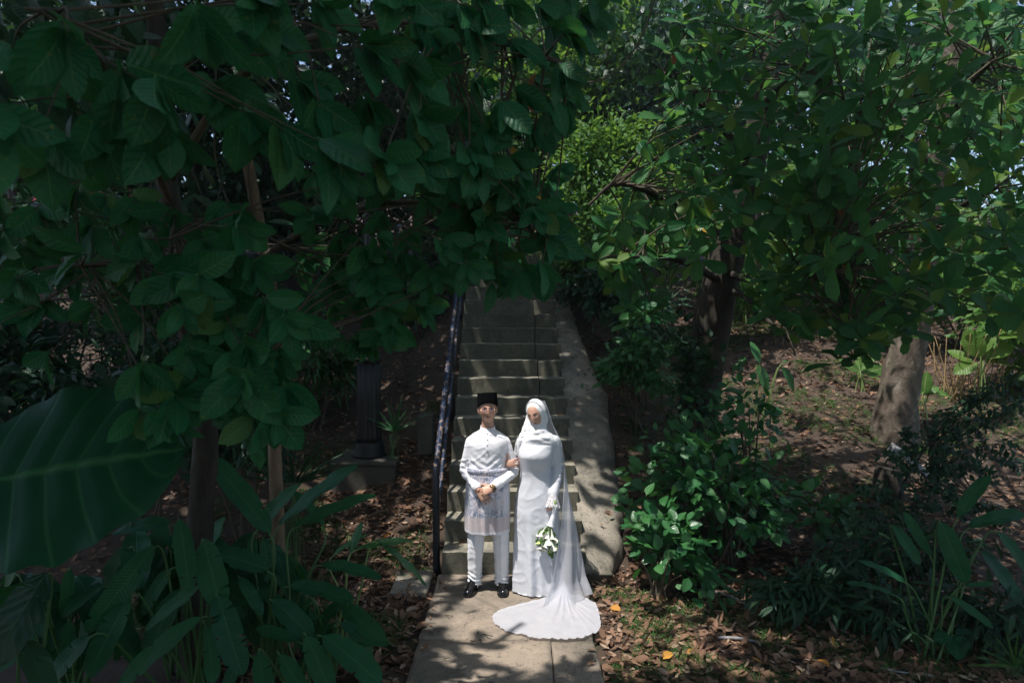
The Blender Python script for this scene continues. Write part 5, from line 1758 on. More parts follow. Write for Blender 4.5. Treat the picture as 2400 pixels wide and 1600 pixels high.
bush('hillside_shrub', 'green shrub on the bank between the apron and the leaning trunk', 'shrub', GB(1500, 850, 8.7), (.5, .4, .35), 1100, .12, M['leaf_shrub'], B_far, 5, 'shrubs on the slope')
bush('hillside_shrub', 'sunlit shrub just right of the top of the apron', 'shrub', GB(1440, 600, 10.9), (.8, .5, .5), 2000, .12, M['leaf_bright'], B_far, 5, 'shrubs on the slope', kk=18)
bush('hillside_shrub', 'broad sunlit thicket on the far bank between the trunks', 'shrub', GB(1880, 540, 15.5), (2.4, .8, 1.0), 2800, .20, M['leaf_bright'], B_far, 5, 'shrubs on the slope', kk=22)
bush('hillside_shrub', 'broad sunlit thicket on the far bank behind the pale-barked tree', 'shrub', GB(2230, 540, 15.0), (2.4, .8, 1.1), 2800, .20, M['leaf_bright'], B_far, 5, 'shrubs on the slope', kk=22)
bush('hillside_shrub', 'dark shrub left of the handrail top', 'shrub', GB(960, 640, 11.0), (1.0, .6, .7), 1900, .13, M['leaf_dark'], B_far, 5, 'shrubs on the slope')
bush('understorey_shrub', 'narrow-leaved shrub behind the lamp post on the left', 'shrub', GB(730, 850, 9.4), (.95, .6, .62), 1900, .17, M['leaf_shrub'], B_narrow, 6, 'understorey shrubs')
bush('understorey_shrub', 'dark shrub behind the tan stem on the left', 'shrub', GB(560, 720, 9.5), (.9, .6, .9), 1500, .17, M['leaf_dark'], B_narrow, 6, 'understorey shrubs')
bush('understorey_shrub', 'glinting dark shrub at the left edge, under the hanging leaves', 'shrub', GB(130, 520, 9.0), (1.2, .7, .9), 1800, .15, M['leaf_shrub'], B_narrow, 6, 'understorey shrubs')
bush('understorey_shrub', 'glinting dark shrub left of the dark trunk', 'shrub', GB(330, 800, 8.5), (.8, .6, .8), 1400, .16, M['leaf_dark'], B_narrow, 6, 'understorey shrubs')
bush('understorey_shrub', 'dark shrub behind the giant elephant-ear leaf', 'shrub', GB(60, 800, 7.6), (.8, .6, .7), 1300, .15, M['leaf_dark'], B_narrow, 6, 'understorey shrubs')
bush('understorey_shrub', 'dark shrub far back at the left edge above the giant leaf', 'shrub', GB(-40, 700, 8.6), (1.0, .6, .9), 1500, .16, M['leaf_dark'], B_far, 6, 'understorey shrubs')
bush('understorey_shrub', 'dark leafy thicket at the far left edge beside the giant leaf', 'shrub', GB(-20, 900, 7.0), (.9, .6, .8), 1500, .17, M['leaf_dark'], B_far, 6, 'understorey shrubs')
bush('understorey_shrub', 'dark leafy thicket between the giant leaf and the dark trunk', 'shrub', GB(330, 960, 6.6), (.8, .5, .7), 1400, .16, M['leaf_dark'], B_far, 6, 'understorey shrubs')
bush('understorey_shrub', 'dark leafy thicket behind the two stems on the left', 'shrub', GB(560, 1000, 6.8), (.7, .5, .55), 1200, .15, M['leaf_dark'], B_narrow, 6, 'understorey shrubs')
M['petal_pink'] = plain('pink_petal', (.55, .05, .10), .5)
bush('flowering_shrub', 'far shrub with tiny pink flowers in the left shade', 'shrub', GB(230, 470, 10.0), (.8, .5, .35), 160, .07, M['petal_pink'], B_far, 3)

bush('low_fern', 'dark ferny ground plant in front of the big glossy shrub', 'fern', GB(1900, 1375, 5.7), (.5, .35, .16), 500, .15, M['leaf_dark'], B_narrow, 4, 'dark low ferns', kk=14)
bush('low_fern', 'dark ferny ground plant left of the long-leaved plant', 'fern', GB(2060, 1430, 5.3), (.45, .35, .2), 450, .15, M['leaf_dark'], B_narrow, 4, 'dark low ferns', kk=12)
bush('low_fern', 'dark ferny ground plant at the lower right edge', 'fern', GB(2340, 1420, 5.2), (.5, .4, .28), 500, .16, M['leaf_dark'], B_narrow, 4, 'dark low ferns', kk=12)
bush('low_fern', 'dark ferny ground plant behind the long-leaved plant', 'fern', GB(2150, 1290, 6.0), (.7, .4, .25), 700, .15, M['leaf_dark'], B_narrow, 4, 'dark low ferns', kk=14)
# glossy shrubs right of the path
s1 = GB(1545, 1290, 6.15)
bush('glossy_shrub', 'low glossy shrub with sunlit tips beside the train of the dress', 'shrub', s1, (.50, .36, .36), 330, .135, M['leaf_shrub'], B_shrub, 9, 'glossy shrubs', kk=16, nsingle=280, key='shrub_leaf', down=.0)
bush('glossy_shrub', 'big glossy shrub in front of the leaning tree', 'shrub', GB(1700, 1150, 6.8), (.84, .50, .80), 1150, .14, M['leaf_shrub'], B_shrub, 12, 'glossy shrubs', kk=26, nsingle=280, key='shrub_leaf', down=.0)
bush('glossy_shrub', 'leafy shoots at the foot of the leaning tree', 'shrub', GB(1770, 960, 7.3), (.36, .3, .36), 150, .125, M['leaf_shrub'], B_shrub, 6, 'glossy shrubs', kk=10, nsingle=150, key='shrub_leaf', down=.0)
bush('glossy_shrub', 'low leafy spray at the right end of the glossy shrub', 'shrub', GB(1930, 1215, 6.6), (.34, .3, .22), 130, .12, M['leaf_shrub'], B_shrub, 6, 'glossy shrubs', kk=9, nsingle=130, key='shrub_leaf', down=.0)
bush('climbing_vine', 'leafy vine climbing the trunk of the leaning tree', 'vine', GB(1625, 900, 7.7), (.34, .28, .75), 420, .12, M['leaf_dark'], B_shrub, 5, None, kk=14, nsingle=200, key='vine_leaf')
bush('low_plant', 'five-leaved light green seedling beside the concrete apron', 'plant', GB(1510, 1115, 6.9), (.12, .1, .1), 16, .13, M['leaf_bright'], B_left_lo, 3, None, kk=4, nsingle=16, key='seedling_leaf')

# ------------------------------------------------------------------ plants with big single leaves
def leaf_plant(name, label, cat, root_xy, leaves, mat, stem_mat, group=None, kind='paddle', petiole_r=.009):
    """leaves: (base px, py, Y, tip px, py, Y, width ratio, tears)"""
    x, y = root_xy
    g = float(gz(x, y))
    root = thing(name, label, cat, (x, y, g), group)
    for k, (bx, by, bY, tx, ty, tY, w, tears) in enumerate(leaves):
        a = np.array(P(bx, by, bY)); t = np.array(P(tx, ty, tY))
        L = float(np.linalg.norm(t - a))
        dr = RNG.uniform(.10, .20)
        bs = leaf_base(kind, w, 44 if kind == 'paddle' else 14, 2, dr, .16, .012, RNG.normal() * .3, 0, (tears + 1) // 3, int(RNG.integers(0, 9999)))
        me = mesh_np('leaf', bs[0], bs[1], bs[2], np.full(len(bs[0]), RNG.random()))
        me.materials.append(mat)
        view = norm(np.array(CAM) - a)
        nn = view * .55 + np.array([0, 0, .75]) + RNG.normal(size=3) * .22
        d = t - a
        nb = basis(np.array([d]), np.array([nn]))
        d2 = d + nb[2][0] * dr * L * .8
        singles('leaf', [me], [a], np.array([d2]), np.array([nn]), [L], root)
        s0 = np.array([x + RNG.normal() * .06, y + RNG.normal() * .06, g - .05])
        # the stalk rises and bends over into the leaf
        m1 = s0 * .5 + a * .5 + np.array([0, 0, .04 * np.linalg.norm(a - s0)])
        back = a * .93 + s0 * .07 - norm(d) * .05
        V, F = tube(spline([s0, m1, back, a + norm(d) * .05], 14), np.linspace(petiole_r * 1.2, petiole_r * .45, 14), 7)
        obj('stalk', pymesh('stalk', V, F), stem_mat, root)
    return root

hp = P(560, 1500, 4.3)
leaf_plant('paddle_plant', 'dark paddle-leaved clump at the bottom left with torn drooping leaves', 'plant', (hp.x - .25, 4.3), [
    (420, 1215, 3.9, 445, 1382, 3.8, .27, 4), (478, 1262, 3.95, 520, 1420, 3.8, .40, 5), (510, 1392, 3.8, 566, 1580, 3.65, .34, 12),
    (360, 1278, 3.9, 205, 1482, 3.7, .25, 4), (468, 1372, 3.85, 338, 1474, 3.75, .30, 3), (305, 1395, 3.8, 208, 1585, 3.6, .32, 4),
    (470, 1445, 3.75, 270, 1610, 3.6, .22, 3), (210, 1488, 3.6, 90, 1625, 3.5, .34, 2), (400, 1222, 3.95, 262, 1246, 3.85, .36, 2), (480, 1460, 3.8, 500, 1600, 3.7, .35, 3),
    (420, 1380, 4.0, 330, 1560, 3.9, .3, 2), (400, 1330, 4.1, 330, 1440, 4.0, .3, 2)], M['leaf_paddle'], M['stem'], 'paddle-leaved plants')
leaf_plant('paddle_plant', 'paddle-leaved clump with one leaf raised towards the lamp plinth', 'plant', (P(640, 1480, 4.6).x, 4.6), [
    (634, 1250, 4.4, 488, 1066, 4.5, .24, 3), (655, 1228, 4.6, 836, 1088, 4.6, .22, 0), (690, 1232, 4.6, 878, 1156, 4.6, .20, 0),
    (630, 1335, 4.3, 516, 1298, 4.2, .50, 14), (640, 1405, 4.2, 732, 1492, 4.1, .38, 1), (680, 1370, 4.3, 828, 1405, 4.2, .34, 1), (752, 1320, 4.4, 892, 1352, 4.3, .30, 1),
    (562, 1352, 4.2, 615, 1440, 4.1, .32, 2), (600, 1240, 4.7, 700, 1130, 4.8, .3, 0), (760, 1230, 4.7, 690, 1150, 4.8, .25, 0)], M['leaf_paddle'], M['stem'], 'paddle-leaved plants')
leaf_plant('paddle_plant', 'low paddle-leaved clump at the bottom edge left of the path', 'plant', (P(720, 1600, 4.2).x, 4.25), [
    (718, 1488, 4.0, 775, 1625, 3.9, .36, 4), (755, 1488, 4.0, 892, 1600, 3.9, .36, 3), (605, 1528, 3.95, 622, 1640, 3.9, .42, 2), (655, 1532, 3.95, 722, 1640, 3.9, .36, 4),
    (815, 1516, 4.1, 915, 1507, 4.1, .30, 0), (700, 1500, 4.2, 600, 1470, 4.2, .28, 1), (560, 1540, 4.0, 520, 1640, 3.9, .35, 2), (690, 1470, 4.3, 760, 1440, 4.3, .25, 0)], M['leaf_paddle'], M['stem'], 'paddle-leaved plants')
leaf_plant('arching_ginger', 'light green arching ginger stem reaching towards the handrail foot', 'plant', (P(790, 1400, 5.2).x, 5.3), [
    (838, 1284, 5.2, 966, 1264, 5.2, .20, 0), (885, 1268, 5.2, 1000, 1368, 5.1, .20, 0), (820, 1296, 5.2, 850, 1220, 5.3, .25, 0), (780, 1300, 5.3, 860, 1250, 5.3, .2, 0)], M['leaf_shrub'], M['stem_pale'], None, 'elliptic')
leaf_plant('broad_leaf_plant', 'almost black broad leaf at the bottom left corner', 'plant', (P(60, 1600, 3.3).x, 3.4), [
    (110, 1340, 3.2, -20, 1560, 3.0, .42, 2), (60, 1500, 3.2, 120, 1640, 3.1, .4, 2)], M['leaf_dark'], M['stem'], None)
leaf_plant('strap_leaf_plant', 'dark spiky-leaved plant behind the paddle leaves near the plinth', 'plant', (P(690, 1120, 6.6).x, 6.6),
    [(690 + 12 * math.cos(a), 1130, 6.6, 690 + 130 * math.cos(a) + RNG.normal() * 12, 1110 - 95 * abs(math.sin(a)) + RNG.normal() * 12, 6.6 + .25 * math.sin(a * 3), .07, 0) for a in np.linspace(-.2, 3.4, 17)], M['leaf_dark'], M['stem'], None, 'strap', .003)
leaf_plant('strap_leaf_plant', 'grassy strap-leaved plant right of the lamp post shaft', 'plant', (P(925, 1010, 8.1).x, 8.1),
    [(925, 1012, 8.1, 925 + 75 * math.cos(a) + RNG.normal() * 8, 1000 - 60 * abs(math.sin(a)) + RNG.normal() * 8, 8.1 + .2 * math.sin(a * 3), .09, 0) for a in np.linspace(-.3, 3.3, 12)], M['leaf_shrub'], M['stem'], None, 'strap', .003)

def filler_clump(label, px, Y, n, span, top, bot, w):
    x = P(px, 1500, Y).x
    lv = []
    for k in range(n):
        bx = px + RNG.uniform(-span, span) * .6; by = RNG.uniform(top, (top + bot) / 2)
        a = RNG.uniform(-1.0, 1.0)
        lv.append((bx, by, Y + RNG.normal() * .15, bx + a * 130 + RNG.normal() * 20, by + RNG.uniform(60, 170), Y - .1 + RNG.normal() * .15, w * RNG.uniform(.8, 1.3), int(RNG.integers(0, 5))))
    return leaf_plant('paddle_plant', label, 'plant', (x, Y + .1), lv, M['leaf_paddle'], M['stem'], 'paddle-leaved plants')
filler_clump('shaded paddle-leaved clump under the giant elephant-ear leaf', 150, 4.1, 26, 220, 1330, 1600, .34)
filler_clump('shaded paddle-leaved clump behind the torn drooping leaves', 420, 4.7, 26, 200, 1200, 1560, .34)
filler_clump('shaded paddle-leaved clump beside the tan stem', 620, 4.9, 22, 150, 1240, 1540, .32)
filler_clump('paddle-leaved clump at the left edge of the ground strip by the path', 770, 4.7, 9, 90, 1400, 1580, .28)

# giant elephant-ear leaf on the left
def ear_leaf(a, t, width, mat, parent, seed):
    a = np.array(a); t = np.array(t)
    nv, nu = 34, 14
    v = np.linspace(0, 1, nv + 1); u = np.linspace(-1, 1, 2 * nu + 1)
    w = (np.clip(v, 0, 1) ** .42) * (np.clip(1 - v, 0, 1) ** .62); w = w / w.max() * width * .5
    X = u[None] * w[:, None] * (1 + .03 * np.sin(v[:, None] * 40) * np.abs(u)[None] ** 4)
    Y = v[:, None] - .22 * np.abs(u)[None] ** 1.3 * (1 - v[:, None]) ** 1.5 + 0 * X
    ph = v[:, None] * 6 - np.abs(u)[None] * 1.5
    Z = .05 * np.abs(u)[None] ** 1.5 * .6 - .07 * v[:, None] ** 2 + .006 * np.cos(ph * 6.283) * (1 - np.abs(u)[None] ** 3) + .020 * np.sin(v[:, None] * 19 + seed) * np.abs(u)[None] ** 3 - .04 * np.abs(u)[None] ** 3
    V = np.stack([X, Y, Z + 0 * X], 2).reshape(-1, 3)
    uv = np.stack([np.repeat((u * .5 + .5)[None], nv + 1, 0), np.repeat(v[:, None], 2 * nu + 1, 1)], 2).reshape(-1, 2)
    ii = np.arange(V.shape[0]).reshape(nv + 1, 2 * nu + 1)
    F = np.stack([ii[:-1, :-1].ravel(), ii[:-1, 1:].ravel(), ii[1:, 1:].ravel(), ii[1:, :-1].ravel()], 1)
    me = mesh_np('leaf', V, F, uv, np.full(len(V), .3)); me.materials.append(mat)
    L = float(np.linalg.norm(t - a))
    return singles('leaf', [me], [a], np.array([t - a]), np.array([(.05, -.72, .70)]), [L], parent)[0]
ep = P(-40, 1600, 3.0)
ear = thing('elephant_ear_plant', 'elephant-ear plant with one giant dark leaf at the left edge', 'plant', (ep.x - .1, 3.1, float(gz(ep.x, 3.1))))
ea = P(-10, 1125, 2.85)
ear_leaf(ea, P(425, 1035, 2.9), 1.15, M['leaf_ear'], ear, 1)
ear_leaf(P(-160, 960, 3.3), P(-20, 900, 3.4), .8, M['leaf_ear'], ear, 5)
for e in (ea, P(-160, 960, 3.3)):
    s0 = np.array(ear.location)
    V, F = tube(spline([s0, s0 * .4 + np.array(e) * .6 + np.array([-.1, .05, .15]), np.array(e) + np.array([-.03, .01, -.02])], 14), np.linspace(.03, .016, 14), 9)
    obj('stalk', pymesh('stalk', V, F), M['stem'], ear)

# plants on the right
rp = P(2200, 1450, 5.0)
leaf_plant('strap_leaf_plant', 'dark long-leaved plant in the shade at the lower right', 'plant', (rp.x, 5.1), [
    (2245, 1210, 5.0, 2318, 1114, 5.0, .30, 0), (2206, 1222, 5.0, 2262, 1365, 4.9, .32, 0), (2092, 1230, 5.0, 2158, 1322, 4.95, .28, 0), (2120, 1362, 5.0, 2012, 1308, 5.0, .18, 0),
    (2094, 1392, 5.0, 1986, 1362, 5.0, .22, 0), (2336, 1244, 5.0, 2420, 1350, 4.9, .3, 0), (2262, 1372, 5.0, 2330, 1366, 4.95, .2, 0), (2270, 1235, 5.1, 2400, 1200, 5.1, .3, 0), (2300, 1290, 5.1, 2400, 1420, 5.0, .3, 0),
    (2180, 1300, 5.1, 2120, 1200, 5.2, .22, 0), (2230, 1400, 5.0, 2330, 1470, 4.9, .22, 0)], M['leaf_paddle'], M['stem'], None, 'paddle')
leaf_plant('low_plant', 'small bluish broad-leaved plant on the dark ground at lower right', 'plant', (P(2235, 1500, 5.0).x, 5.0), [
    (2235, 1492, 5.0, 2245, 1545, 4.85, .75, 0), (2235, 1490, 5.0, 2275, 1520, 4.9, .65, 0), (2232, 1490, 5.0, 2190, 1500, 4.95, .6, 0), (2240, 1485, 5.0, 2290, 1480, 5.05, .5, 0)], M['leaf_ear'], M['stem'], None, 'elliptic', .003)
leaf_plant('grassy_clump', 'fine grassy clump in the lower right corner', 'plant', (P(2370, 1600, 4.8).x, 4.8),
    [(2380, 1560, 4.8, 2380 + 110 * math.cos(a), 1570 - 90 * abs(math.sin(a)), 4.8, .09, 0) for a in np.linspace(.3, 3.0, 12)], M['grass'], M['stem'], None, 'strap', .002)
def variegated(label, px, py, Y, lv, mat='leaf_variegated'):
    p = G(px, py)
    return leaf_plant('variegated_plant', label, 'plant', (p.x, p.y), [(bx, by, p.y, tx, ty, p.y + .05 * k, w, 0) for k, (bx, by, tx, ty, w) in enumerate(lv)], M[mat], M['stem_pale'], 'variegated plants', 'elliptic', .008)
variegated('variegated rosette with spread leaves between the two trunks', 2015, 915, 9, [(2015, 870, 2052, 835, .35), (2020, 880, 2065, 890, .55), (2015, 872, 1965, 840, .4), (2012, 878, 1985, 905, .4), (2016, 868, 2010, 825, .3), (2022, 876, 2075, 862, .4)])
variegated('drooping variegated plant beside the glossy shoots', 1785, 1020, 9, [(1775, 855, 1800, 915, .45), (1830, 860, 1862, 915, .6), (1780, 850, 1760, 800, .4), (1835, 850, 1880, 845, .5)], 'leaf_shrub')
variegated('upright variegated plant right of the pale-barked trunk', 2165, 985, 9, [(2165, 925, 2172, 870, .62), (2170, 925, 2200, 905, .5), (2163, 925, 2145, 900, .5), (2168, 918, 2235, 930, .35)])
variegated('large pale-leaved plant at the right edge', 2290, 950, 9, [(2290, 850, 2235, 875, .6), (2300, 840, 2265, 770, .6), (2310, 840, 2375, 805, .5), (2300, 830, 2320, 750, .55), (2310, 850, 2395, 860, .5), (2280, 850, 2220, 820, .5), (2330, 800, 2420, 760, .5)], 'leaf_young')
variegated('tall green-leaved plant behind the leaning tree', 1745, 760, 9, [(1745, 690, 1765, 600, .4), (1745, 690, 1700, 640, .45), (1748, 690, 1800, 650, .45), (1745, 700, 1790, 700, .5), (1740, 720, 1735, 640, .4)], 'leaf_bright')
variegated('bright plant on the far slope between the trunks', 1985, 740, 9, [(1985, 690, 2000, 610, .35), (1985, 690, 2040, 640, .4), (1985, 690, 1940, 640, .4), (1988, 695, 1970, 620, .35)], 'leaf_young')

# dry bamboo-like stems
db = G(2265, 930)
dry = thing('dry_stem_clump', 'clump of thin dry tan stems behind the pale-barked trunk', 'dry stems', db)
for k in range(34):
    a = db + Vector((RNG.normal() * .25, RNG.normal() * .15, -.05))
    e = a + Vector((RNG.normal() * .32 + .1, RNG.normal() * .2, RNG.uniform(.7, 1.25)))
    V, F = tube(spline([a, (a + e) / 2 + Vector((RNG.normal() * .04, 0, .03)), e], 7), np.linspace(.010, .004, 7), 5)
    obj('stem', pymesh('stem', V, F), M['dry_stem'], dry)

# feathery dark shrub at the right
fe = G(2290, 1170)
feather = thing('feathery_shrub', 'dark feathery-leaved shrub at the right edge', 'shrub', fe)
fpx, fd, fn, fs = [], [], [], []
for (a, bb, c, d) in [(2180, 1090, 2330, 900), (2200, 1060, 2400, 870), (2190, 1040, 2290, 930), (2210, 1090, 2390, 960), (2200, 1110, 2380, 1040), (2190, 1120, 2330, 1110), (2240, 1100, 2420, 1100), (2160, 1110, 2120, 1010), (2150, 1150, 2080, 1060), (2230, 1040, 2430, 930), (2180, 1140, 2260, 1200), (2120, 1190, 2010, 1150), (2200, 1180, 2100, 1240), (2240, 1190, 2360, 1220), (2080, 1210, 1990, 1240)]:
    A = np.array(P(a, bb, 6.3)); E = np.array(P(c, d, 6.1 + RNG.normal() * .25))
    pts = spline([np.array(fe), A, (A + E) / 2 + np.array([0, 0, .10]), E], 26)
    V, F = tube(pts, np.linspace(.010, .003, 26), 5)
    obj('frond_stalk', pymesh('frond_stalk', V, F), M['twig'], feather)
    for q in pts[8:]:
        for s in range(7):
            d3 = RNG.normal(size=3) * .5 + np.array([RNG.choice([-1, 1]) * .6, -.2, -.55])
            fpx.append(np.array(q) + RNG.normal(size=3) * .035); fd.append(d3); fn.append(np.array([0, -.5, .8]) + RNG.normal(size=3) * .4); fs.append(RNG.uniform(.045, .085))
mass('leaflets', B_far, fpx, np.array(fd), np.array(fn), fs, M['leaf_dark'], feather)

# stump, fallen wood and sticks
sp_ = G(2080, 1165)
stump = thing('tree_stump', 'dark weathered stump in front of the pale-barked tree', 'stump', sp_)
V, F = tube([sp_ + Vector((0, 0, -.1)), sp_ + Vector((0, 0, .1)), sp_ + Vector((.01, 0, .28)), sp_ + Vector((.02, 0, .33))], [.20, .16, .15, .12], 18, True, .14)
obj('wood', pymesh('wood', V, F), M['bark_dark'], stump)
M['pale_wood'] = bark_mat('bleached_wood', (.20, .19, .19), (.42, .41, .42), None, (20, 4, 20))
V, F = tube(spline([P(2085, 1045, 7.7), P(2130, 1075, 7.6), P(2190, 1130, 7.4)], 10), np.linspace(.07, .04, 10), 9, True, .3, .35)
tag(obj('bark_slab', pymesh('bark_slab', V, F), M['pale_wood']), 'bleached grey strip of bark leaning on the stump', 'bark')
def stick(label, pts, r, mat='twig', name='stick', cat='stick', group=None, r1=None):
    V, F = tube(spline(pts, max(8, 6 * len(pts))), np.linspace(r, r1 if r1 else r * .6, max(8, 6 * len(pts))), 8, True, .12)
    return tag(obj(name, pymesh(name, V, F), M[mat]), label, cat, group)
def GL(px, py, dz=.015):
    p = G(px, py); return p + Vector((0, 0, dz))
def PL(px, py, z=.012):
    d = ray(px, py); return CAM + d * ((z - CAM.z) / d.z)
stick('dark fallen log behind the leafy spray on the right', [GL(1890, 1185, .05), GL(1960, 1195, .06), GL(2060, 1198, .05)], .045, 'bark_dark', 'fallen_log', 'log')
stick('thin fallen branch under the dark fallen log', [GL(1920, 1240, .03), GL(1990, 1258, .04), GL(2060, 1280, .03)], .025, 'bark_dark', 'fallen_log', 'log')
stick('straight brown stick poking out over the concrete apron', [GL(1438, 1145, .12), GL(1500, 1158, .08), GL(1555, 1165, .04)], .016, 'bark_tan')
stick('curved grey branch lying below the glossy shrub', [GL(1640, 1388, .03), GL(1690, 1402, .05), GL(1735, 1422, .06), GL(1775, 1450, .02)], .012, 'pale_wood')
stick('pale stick lying in the grass near the yellow leaf', [GL(1683, 1500, .02), GL(1730, 1505, .035), GL(1785, 1511, .02)], .014, 'pale_wood')
stick('thin dark cable curving from the stair foot into the leaves', [GL(1390, 1312, .04), GL(1410, 1335, .03), GL(1445, 1350, .02), GL(1485, 1356, .01)], .008, 'iron', 'cable', 'cable')
stick('long dry twig on the dark ground at the bottom right', [GL(2060, 1570, .02), GL(2120, 1585, .03), GL(2190, 1590, .02)], .008, 'pale_wood')
stick('short broken branch leaning at the edge of the path', [GL(1362, 1352, .03), GL(1380, 1362, .05), GL(1412, 1376, .02)], .012, 'twig')
stick('forked bare stub beside the stump', [GL(2185, 1100, -.05), P(2182, 1040, 7.6), P(2168, 985, 7.6)], .035, 'bark_dark', 'bare_stub', 'branch')
stick('thin bent sapling stem crossing in front of the stump', [P(2100, 1190, 6.9), P(2130, 1110, 6.9), P(2200, 1010, 6.8), P(2260, 960, 6.7)], .016, 'bark_dark', 'bare_stub', 'branch')
for lab, a, bb, c, d in (('dark twig on the path, longest of the twigs in front of the train', 1132, 1484, 1155, 1491), ('short dark twig on the path left of the longest one', 1124, 1492, 1129, 1504), ('pale chip of leaf on the path before the groom', 1118, 1484, 1122, 1478), ('thin twig on the left side of the path below the shoes', 1044, 1440, 1062, 1443), ('small twig at the bottom left of the path', 1040, 1543, 1055, 1540), ('short twig on the path before the train hem', 1104, 1501, 1116, 1502)):
    stick(lab, [PL(a, bb), PL((a + c) / 2, (bb + d) / 2, .02), PL(c, d)], .005, 'twig', 'twig', 'twig', 'twigs on the path')

# ------------------------------------------------------------------ fallen leaves and grass
def ground_points(poly, n):
    out = []
    xs = [p[0] for p in poly]; ys = [p[1] for p in poly]
    while len(out) < n:
        x = RNG.uniform(min(xs), max(xs)); y = RNG.uniform(min(ys), max(ys))
        if not poly_in(poly, x, y): continue
        p = G(x, y); out.append(p)
    return out
def scatter_xy(x0, x1, y0, y1, n, ok=None):
    p = np.stack([RNG.uniform(x0, x1, n), RNG.uniform(y0, y1, n)], 1)
    if ok is not None: p = p[ok(p)]
    z = gz(p[:, 0], p[:, 1])
    return np.concatenate([p, z[:, None]], 1)
def off_path(p):
    xr = np.interp(p[:, 1], [1, 5.25, 6.62, 6.63, 6.9, 7.36, 8.97, 10.2, 13.2], [.66, .67, .78, 1.02, 1.16, 1.25, 1.27, 1.03, .83])
    return (p[:, 0] > xr) | (p[:, 0] < np.where(p[:, 1] < 6.7, -.76, -.80))
near = np.concatenate([scatter_xy(.7, 3.6, 4.6, 6.6, 900, off_path), scatter_xy(-1.9, -.75, 4.8, 8.0, 520, off_path), scatter_xy(1.2, 6, 6.6, 8.2, 900, off_path)])
near = near[RNG.permutation(len(near))]
Sn = RNG.uniform(.06, .16, len(near)) * RNG.uniform(.6, 1.1, len(near))
a, r = split_show(near, Sn, 285)
def litter_dirs(n):
    return RNG.normal(size=(n, 3)) * np.array([1, 1, .22]), np.array([0, 0, 1.0]) + RNG.normal(size=(n, 3)) * .45
d, nn = litter_dirs(len(a))
pp = near[a] + np.array([0, 0, .022])
for mat, key, frac0, frac1, lab in (('litter', 'litter_leaf', 0, .70, 'dry curled brown fallen leaf on the ground beside the path'), ('litter_pale', 'pale_litter_leaf', .70, .95, 'pale tan fallen leaf on the ground beside the path'), ('litter_orange', 'orange_litter_leaf', .95, 1.0, 'orange fallen leaf among brown ones on the ground')):
    i0, i1 = int(frac0 * len(a)), int(frac1 * len(a))
    for o in singles('fallen_leaf', leaf_meshes(key, B_litter, M[mat]), pp[i0:i1], d[i0:i1], nn[i0:i1], Sn[a][i0:i1], None, lab):
        o['category'] = 'leaf'; o['group'] = {'litter': 'dry brown fallen leaves', 'litter_pale': 'pale fallen leaves', 'litter_orange': 'orange fallen leaves'}[mat]
far = np.concatenate([near[r], scatter_xy(.8, 9, 6.4, 16, 15000, off_path), scatter_xy(-5, -.78, 5.0, 12, 5500, off_path), scatter_xy(.68, 4.5, 4.4, 7.0, 5200, off_path), scatter_xy(-2.2, -.74, 4.6, 8.5, 3400, off_path)])
d, nn = litter_dirs(len(far))
pale = RNG.random(len(far)) < .22
lit = mass('leaf_litter', B_litter, far[~pale] + np.array([0, 0, .012]), d[~pale], nn[~pale], RNG.uniform(.035, .13, (~pale).sum()), M['litter'], None)
tag(lit, 'carpet of brown fallen leaves covering the slope', 'leaf litter')
lit = mass('leaf_litter', B_litter, far[pale] + np.array([0, 0, .016]), d[pale], nn[pale], RNG.uniform(.035, .10, pale.sum()), M['litter_pale'], None)
tag(lit, 'scattered paler fallen leaves mixed through the brown carpet', 'leaf litter')
for lab, px, py, qx, qy, w in (('bright orange round leaf lying beside the train', 1430, 1430, 1442, 1436, .7), ('yellow-orange leaf standing out near the bottom right', 1918, 1555, 1940, 1572, .62), ('orange leaf curled at the bottom, right of the path', 1553, 1555, 1575, 1538, .5), ('orange-brown leaf in the grass below the pale stick', 1608, 1540, 1636, 1536, .4)):
    A = GL(px, py, .035); E = GL(qx, qy, .045)
    bs = leaf_base('elliptic', w, 8, 2, .1, .3, .02, .2, .05, 0, 4)
    me = mesh_np('fallen_leaf', bs[0], bs[1], bs[2], np.full(len(bs[0]), .5)); me.materials.append(M['litter_orange'])
    o = singles('fallen_leaf', [me], [np.array(A)], np.array([np.array(E - A)]), np.array([(0, -.5, .8)]), [max((E - A).length, .1)], None, lab)[0]
    o['category'] = 'leaf'
# leaves blown onto the steps, the apron and the path edges
spots = []
for k in range(34):
    i = int(RNG.integers(1, 13))
    xl = -.682 - .0045 * i; xr = .725 - .004 * i
    x = xl + RNG.uniform(.03, .22) if RNG.random() < .45 else xr - RNG.uniform(.03, .3)
    spots.append((x, 6.6 + TREAD * (i - 1) + RNG.uniform(.18, .30), RISE * i + .012, 'dry leaf caught in the corner of a stair tread', 'leaves on the stairs'))
for k in range(26):
    y = RNG.uniform(6.9, 9.6)
    spots.append((RNG.uniform(.80, 1.15), y, .65 * (y - 6.6) + .085 + .012, 'dry leaf lying on the sloping concrete apron', 'leaves on the apron'))
for k in range(40):
    y = RNG.uniform(4.7, 6.5); s_ = RNG.choice([-1, 1])
    if s_ > 0 and 5.1 < y < 6.4: continue
    spots.append((.64 - abs(RNG.normal()) * .06 if s_ > 0 else -.70 + abs(RNG.normal()) * .06, y, .012, 'dry leaf blown onto the edge of the path', 'leaves on the path edge'))
d, nn = litter_dirs(len(spots))
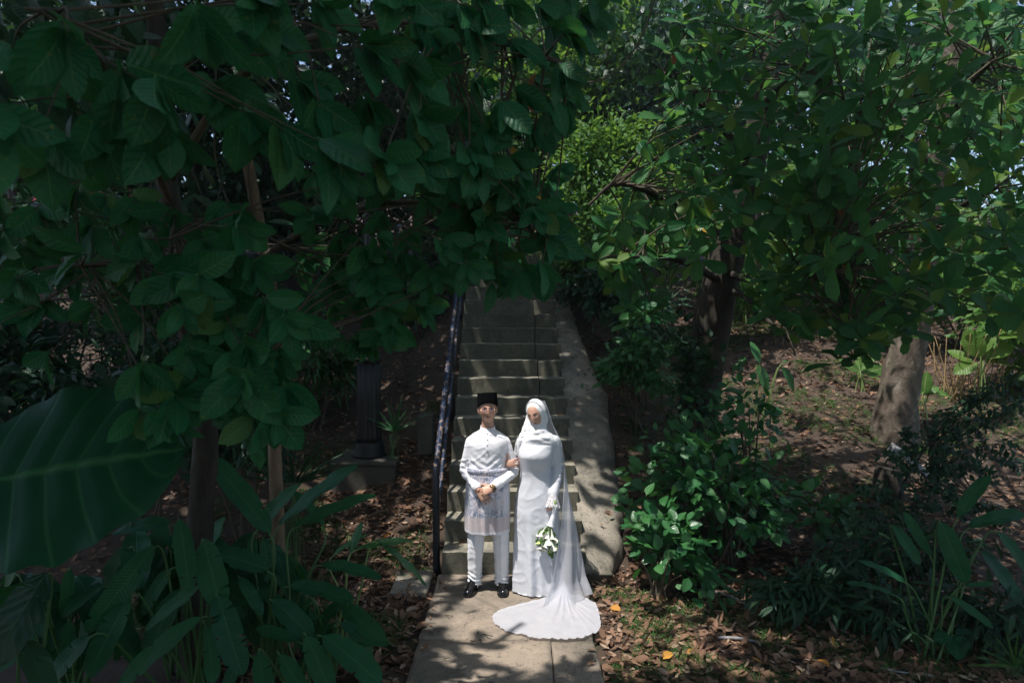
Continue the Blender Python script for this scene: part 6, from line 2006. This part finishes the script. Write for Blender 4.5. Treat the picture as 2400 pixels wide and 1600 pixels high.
for k, (x, y, z, lab, gr) in enumerate(spots):
    o = singles('fallen_leaf', leaf_meshes('litter_leaf', B_litter, M['litter']), [np.array([x, y, z])], d[k:k + 1], nn[k:k + 1], [RNG.uniform(.035, .085)], None, lab)[0]
    o['category'] = 'leaf'; o['group'] = gr
# grass and small weeds
def tufts(name, label, centers, blades, size, mat):
    p, D_, N_, S_ = [], [], [], []
    for c in centers:
        for _ in range(blades):
            a = RNG.uniform(0, 6.28)
            p.append(c + np.array([RNG.normal() * .03, RNG.normal() * .03, .0]))
            D_.append([math.cos(a) * .7, math.sin(a) * .7, RNG.uniform(.5, 1.3)]); N_.append([-math.cos(a), -math.sin(a), .8]); S_.append(size * RNG.uniform(.5, 1.2))
    o = mass(name, B_grass, p, np.array(D_), np.array(N_), S_, mat, None)
    tag(o, label, 'grass')
def patchy(p, sc, th):
    return np.array([noise.noise((x * sc, y * sc, 3.3)) > th for x, y, z in p])
g1 = scatter_xy(.68, 4.2, 4.5, 6.3, 2300, off_path); g1 = g1[patchy(g1, 1.5, .05)]
tufts('grass', 'short green grass and weeds growing among the leaves right of the path', g1, 6, .085, M['grass'])
g2 = scatter_xy(-3.4, -.85, 5.0, 9.0, 2400, off_path); g2 = g2[patchy(g2, 1.3, .02)]
tufts('grass', 'thin grass growing left of the path and around the plinth', g2, 6, .11, M['grass'])
g3 = scatter_xy(1.4, 9, 7.5, 15, 7000, off_path); g3 = g3[patchy(g3, .8, .05)]
tufts('grass', 'sparse grass on the leaf-covered slope under the trees', g3, 6, .12, M['grass'])

# ------------------------------------------------------------------ the damp air under the trees
hz = obj('haze', pymesh('haze', *box(-64, 64, -44, 66, -1.6, 28), False))
m, t, out = nt('thin_haze')
pv = t.nodes.new('ShaderNodeVolumePrincipled')
pv.inputs['Color'].default_value = (.80, .90, .97, 1)
pv.inputs['Density'].default_value = .0014
pv.inputs['Anisotropy'].default_value = .3
t.links.new(pv.outputs[0], out.inputs['Volume'])
hz.data.materials.append(m)
tag(hz, 'thin bluish haze hanging in the air under the trees', 'haze', None, 'stuff')
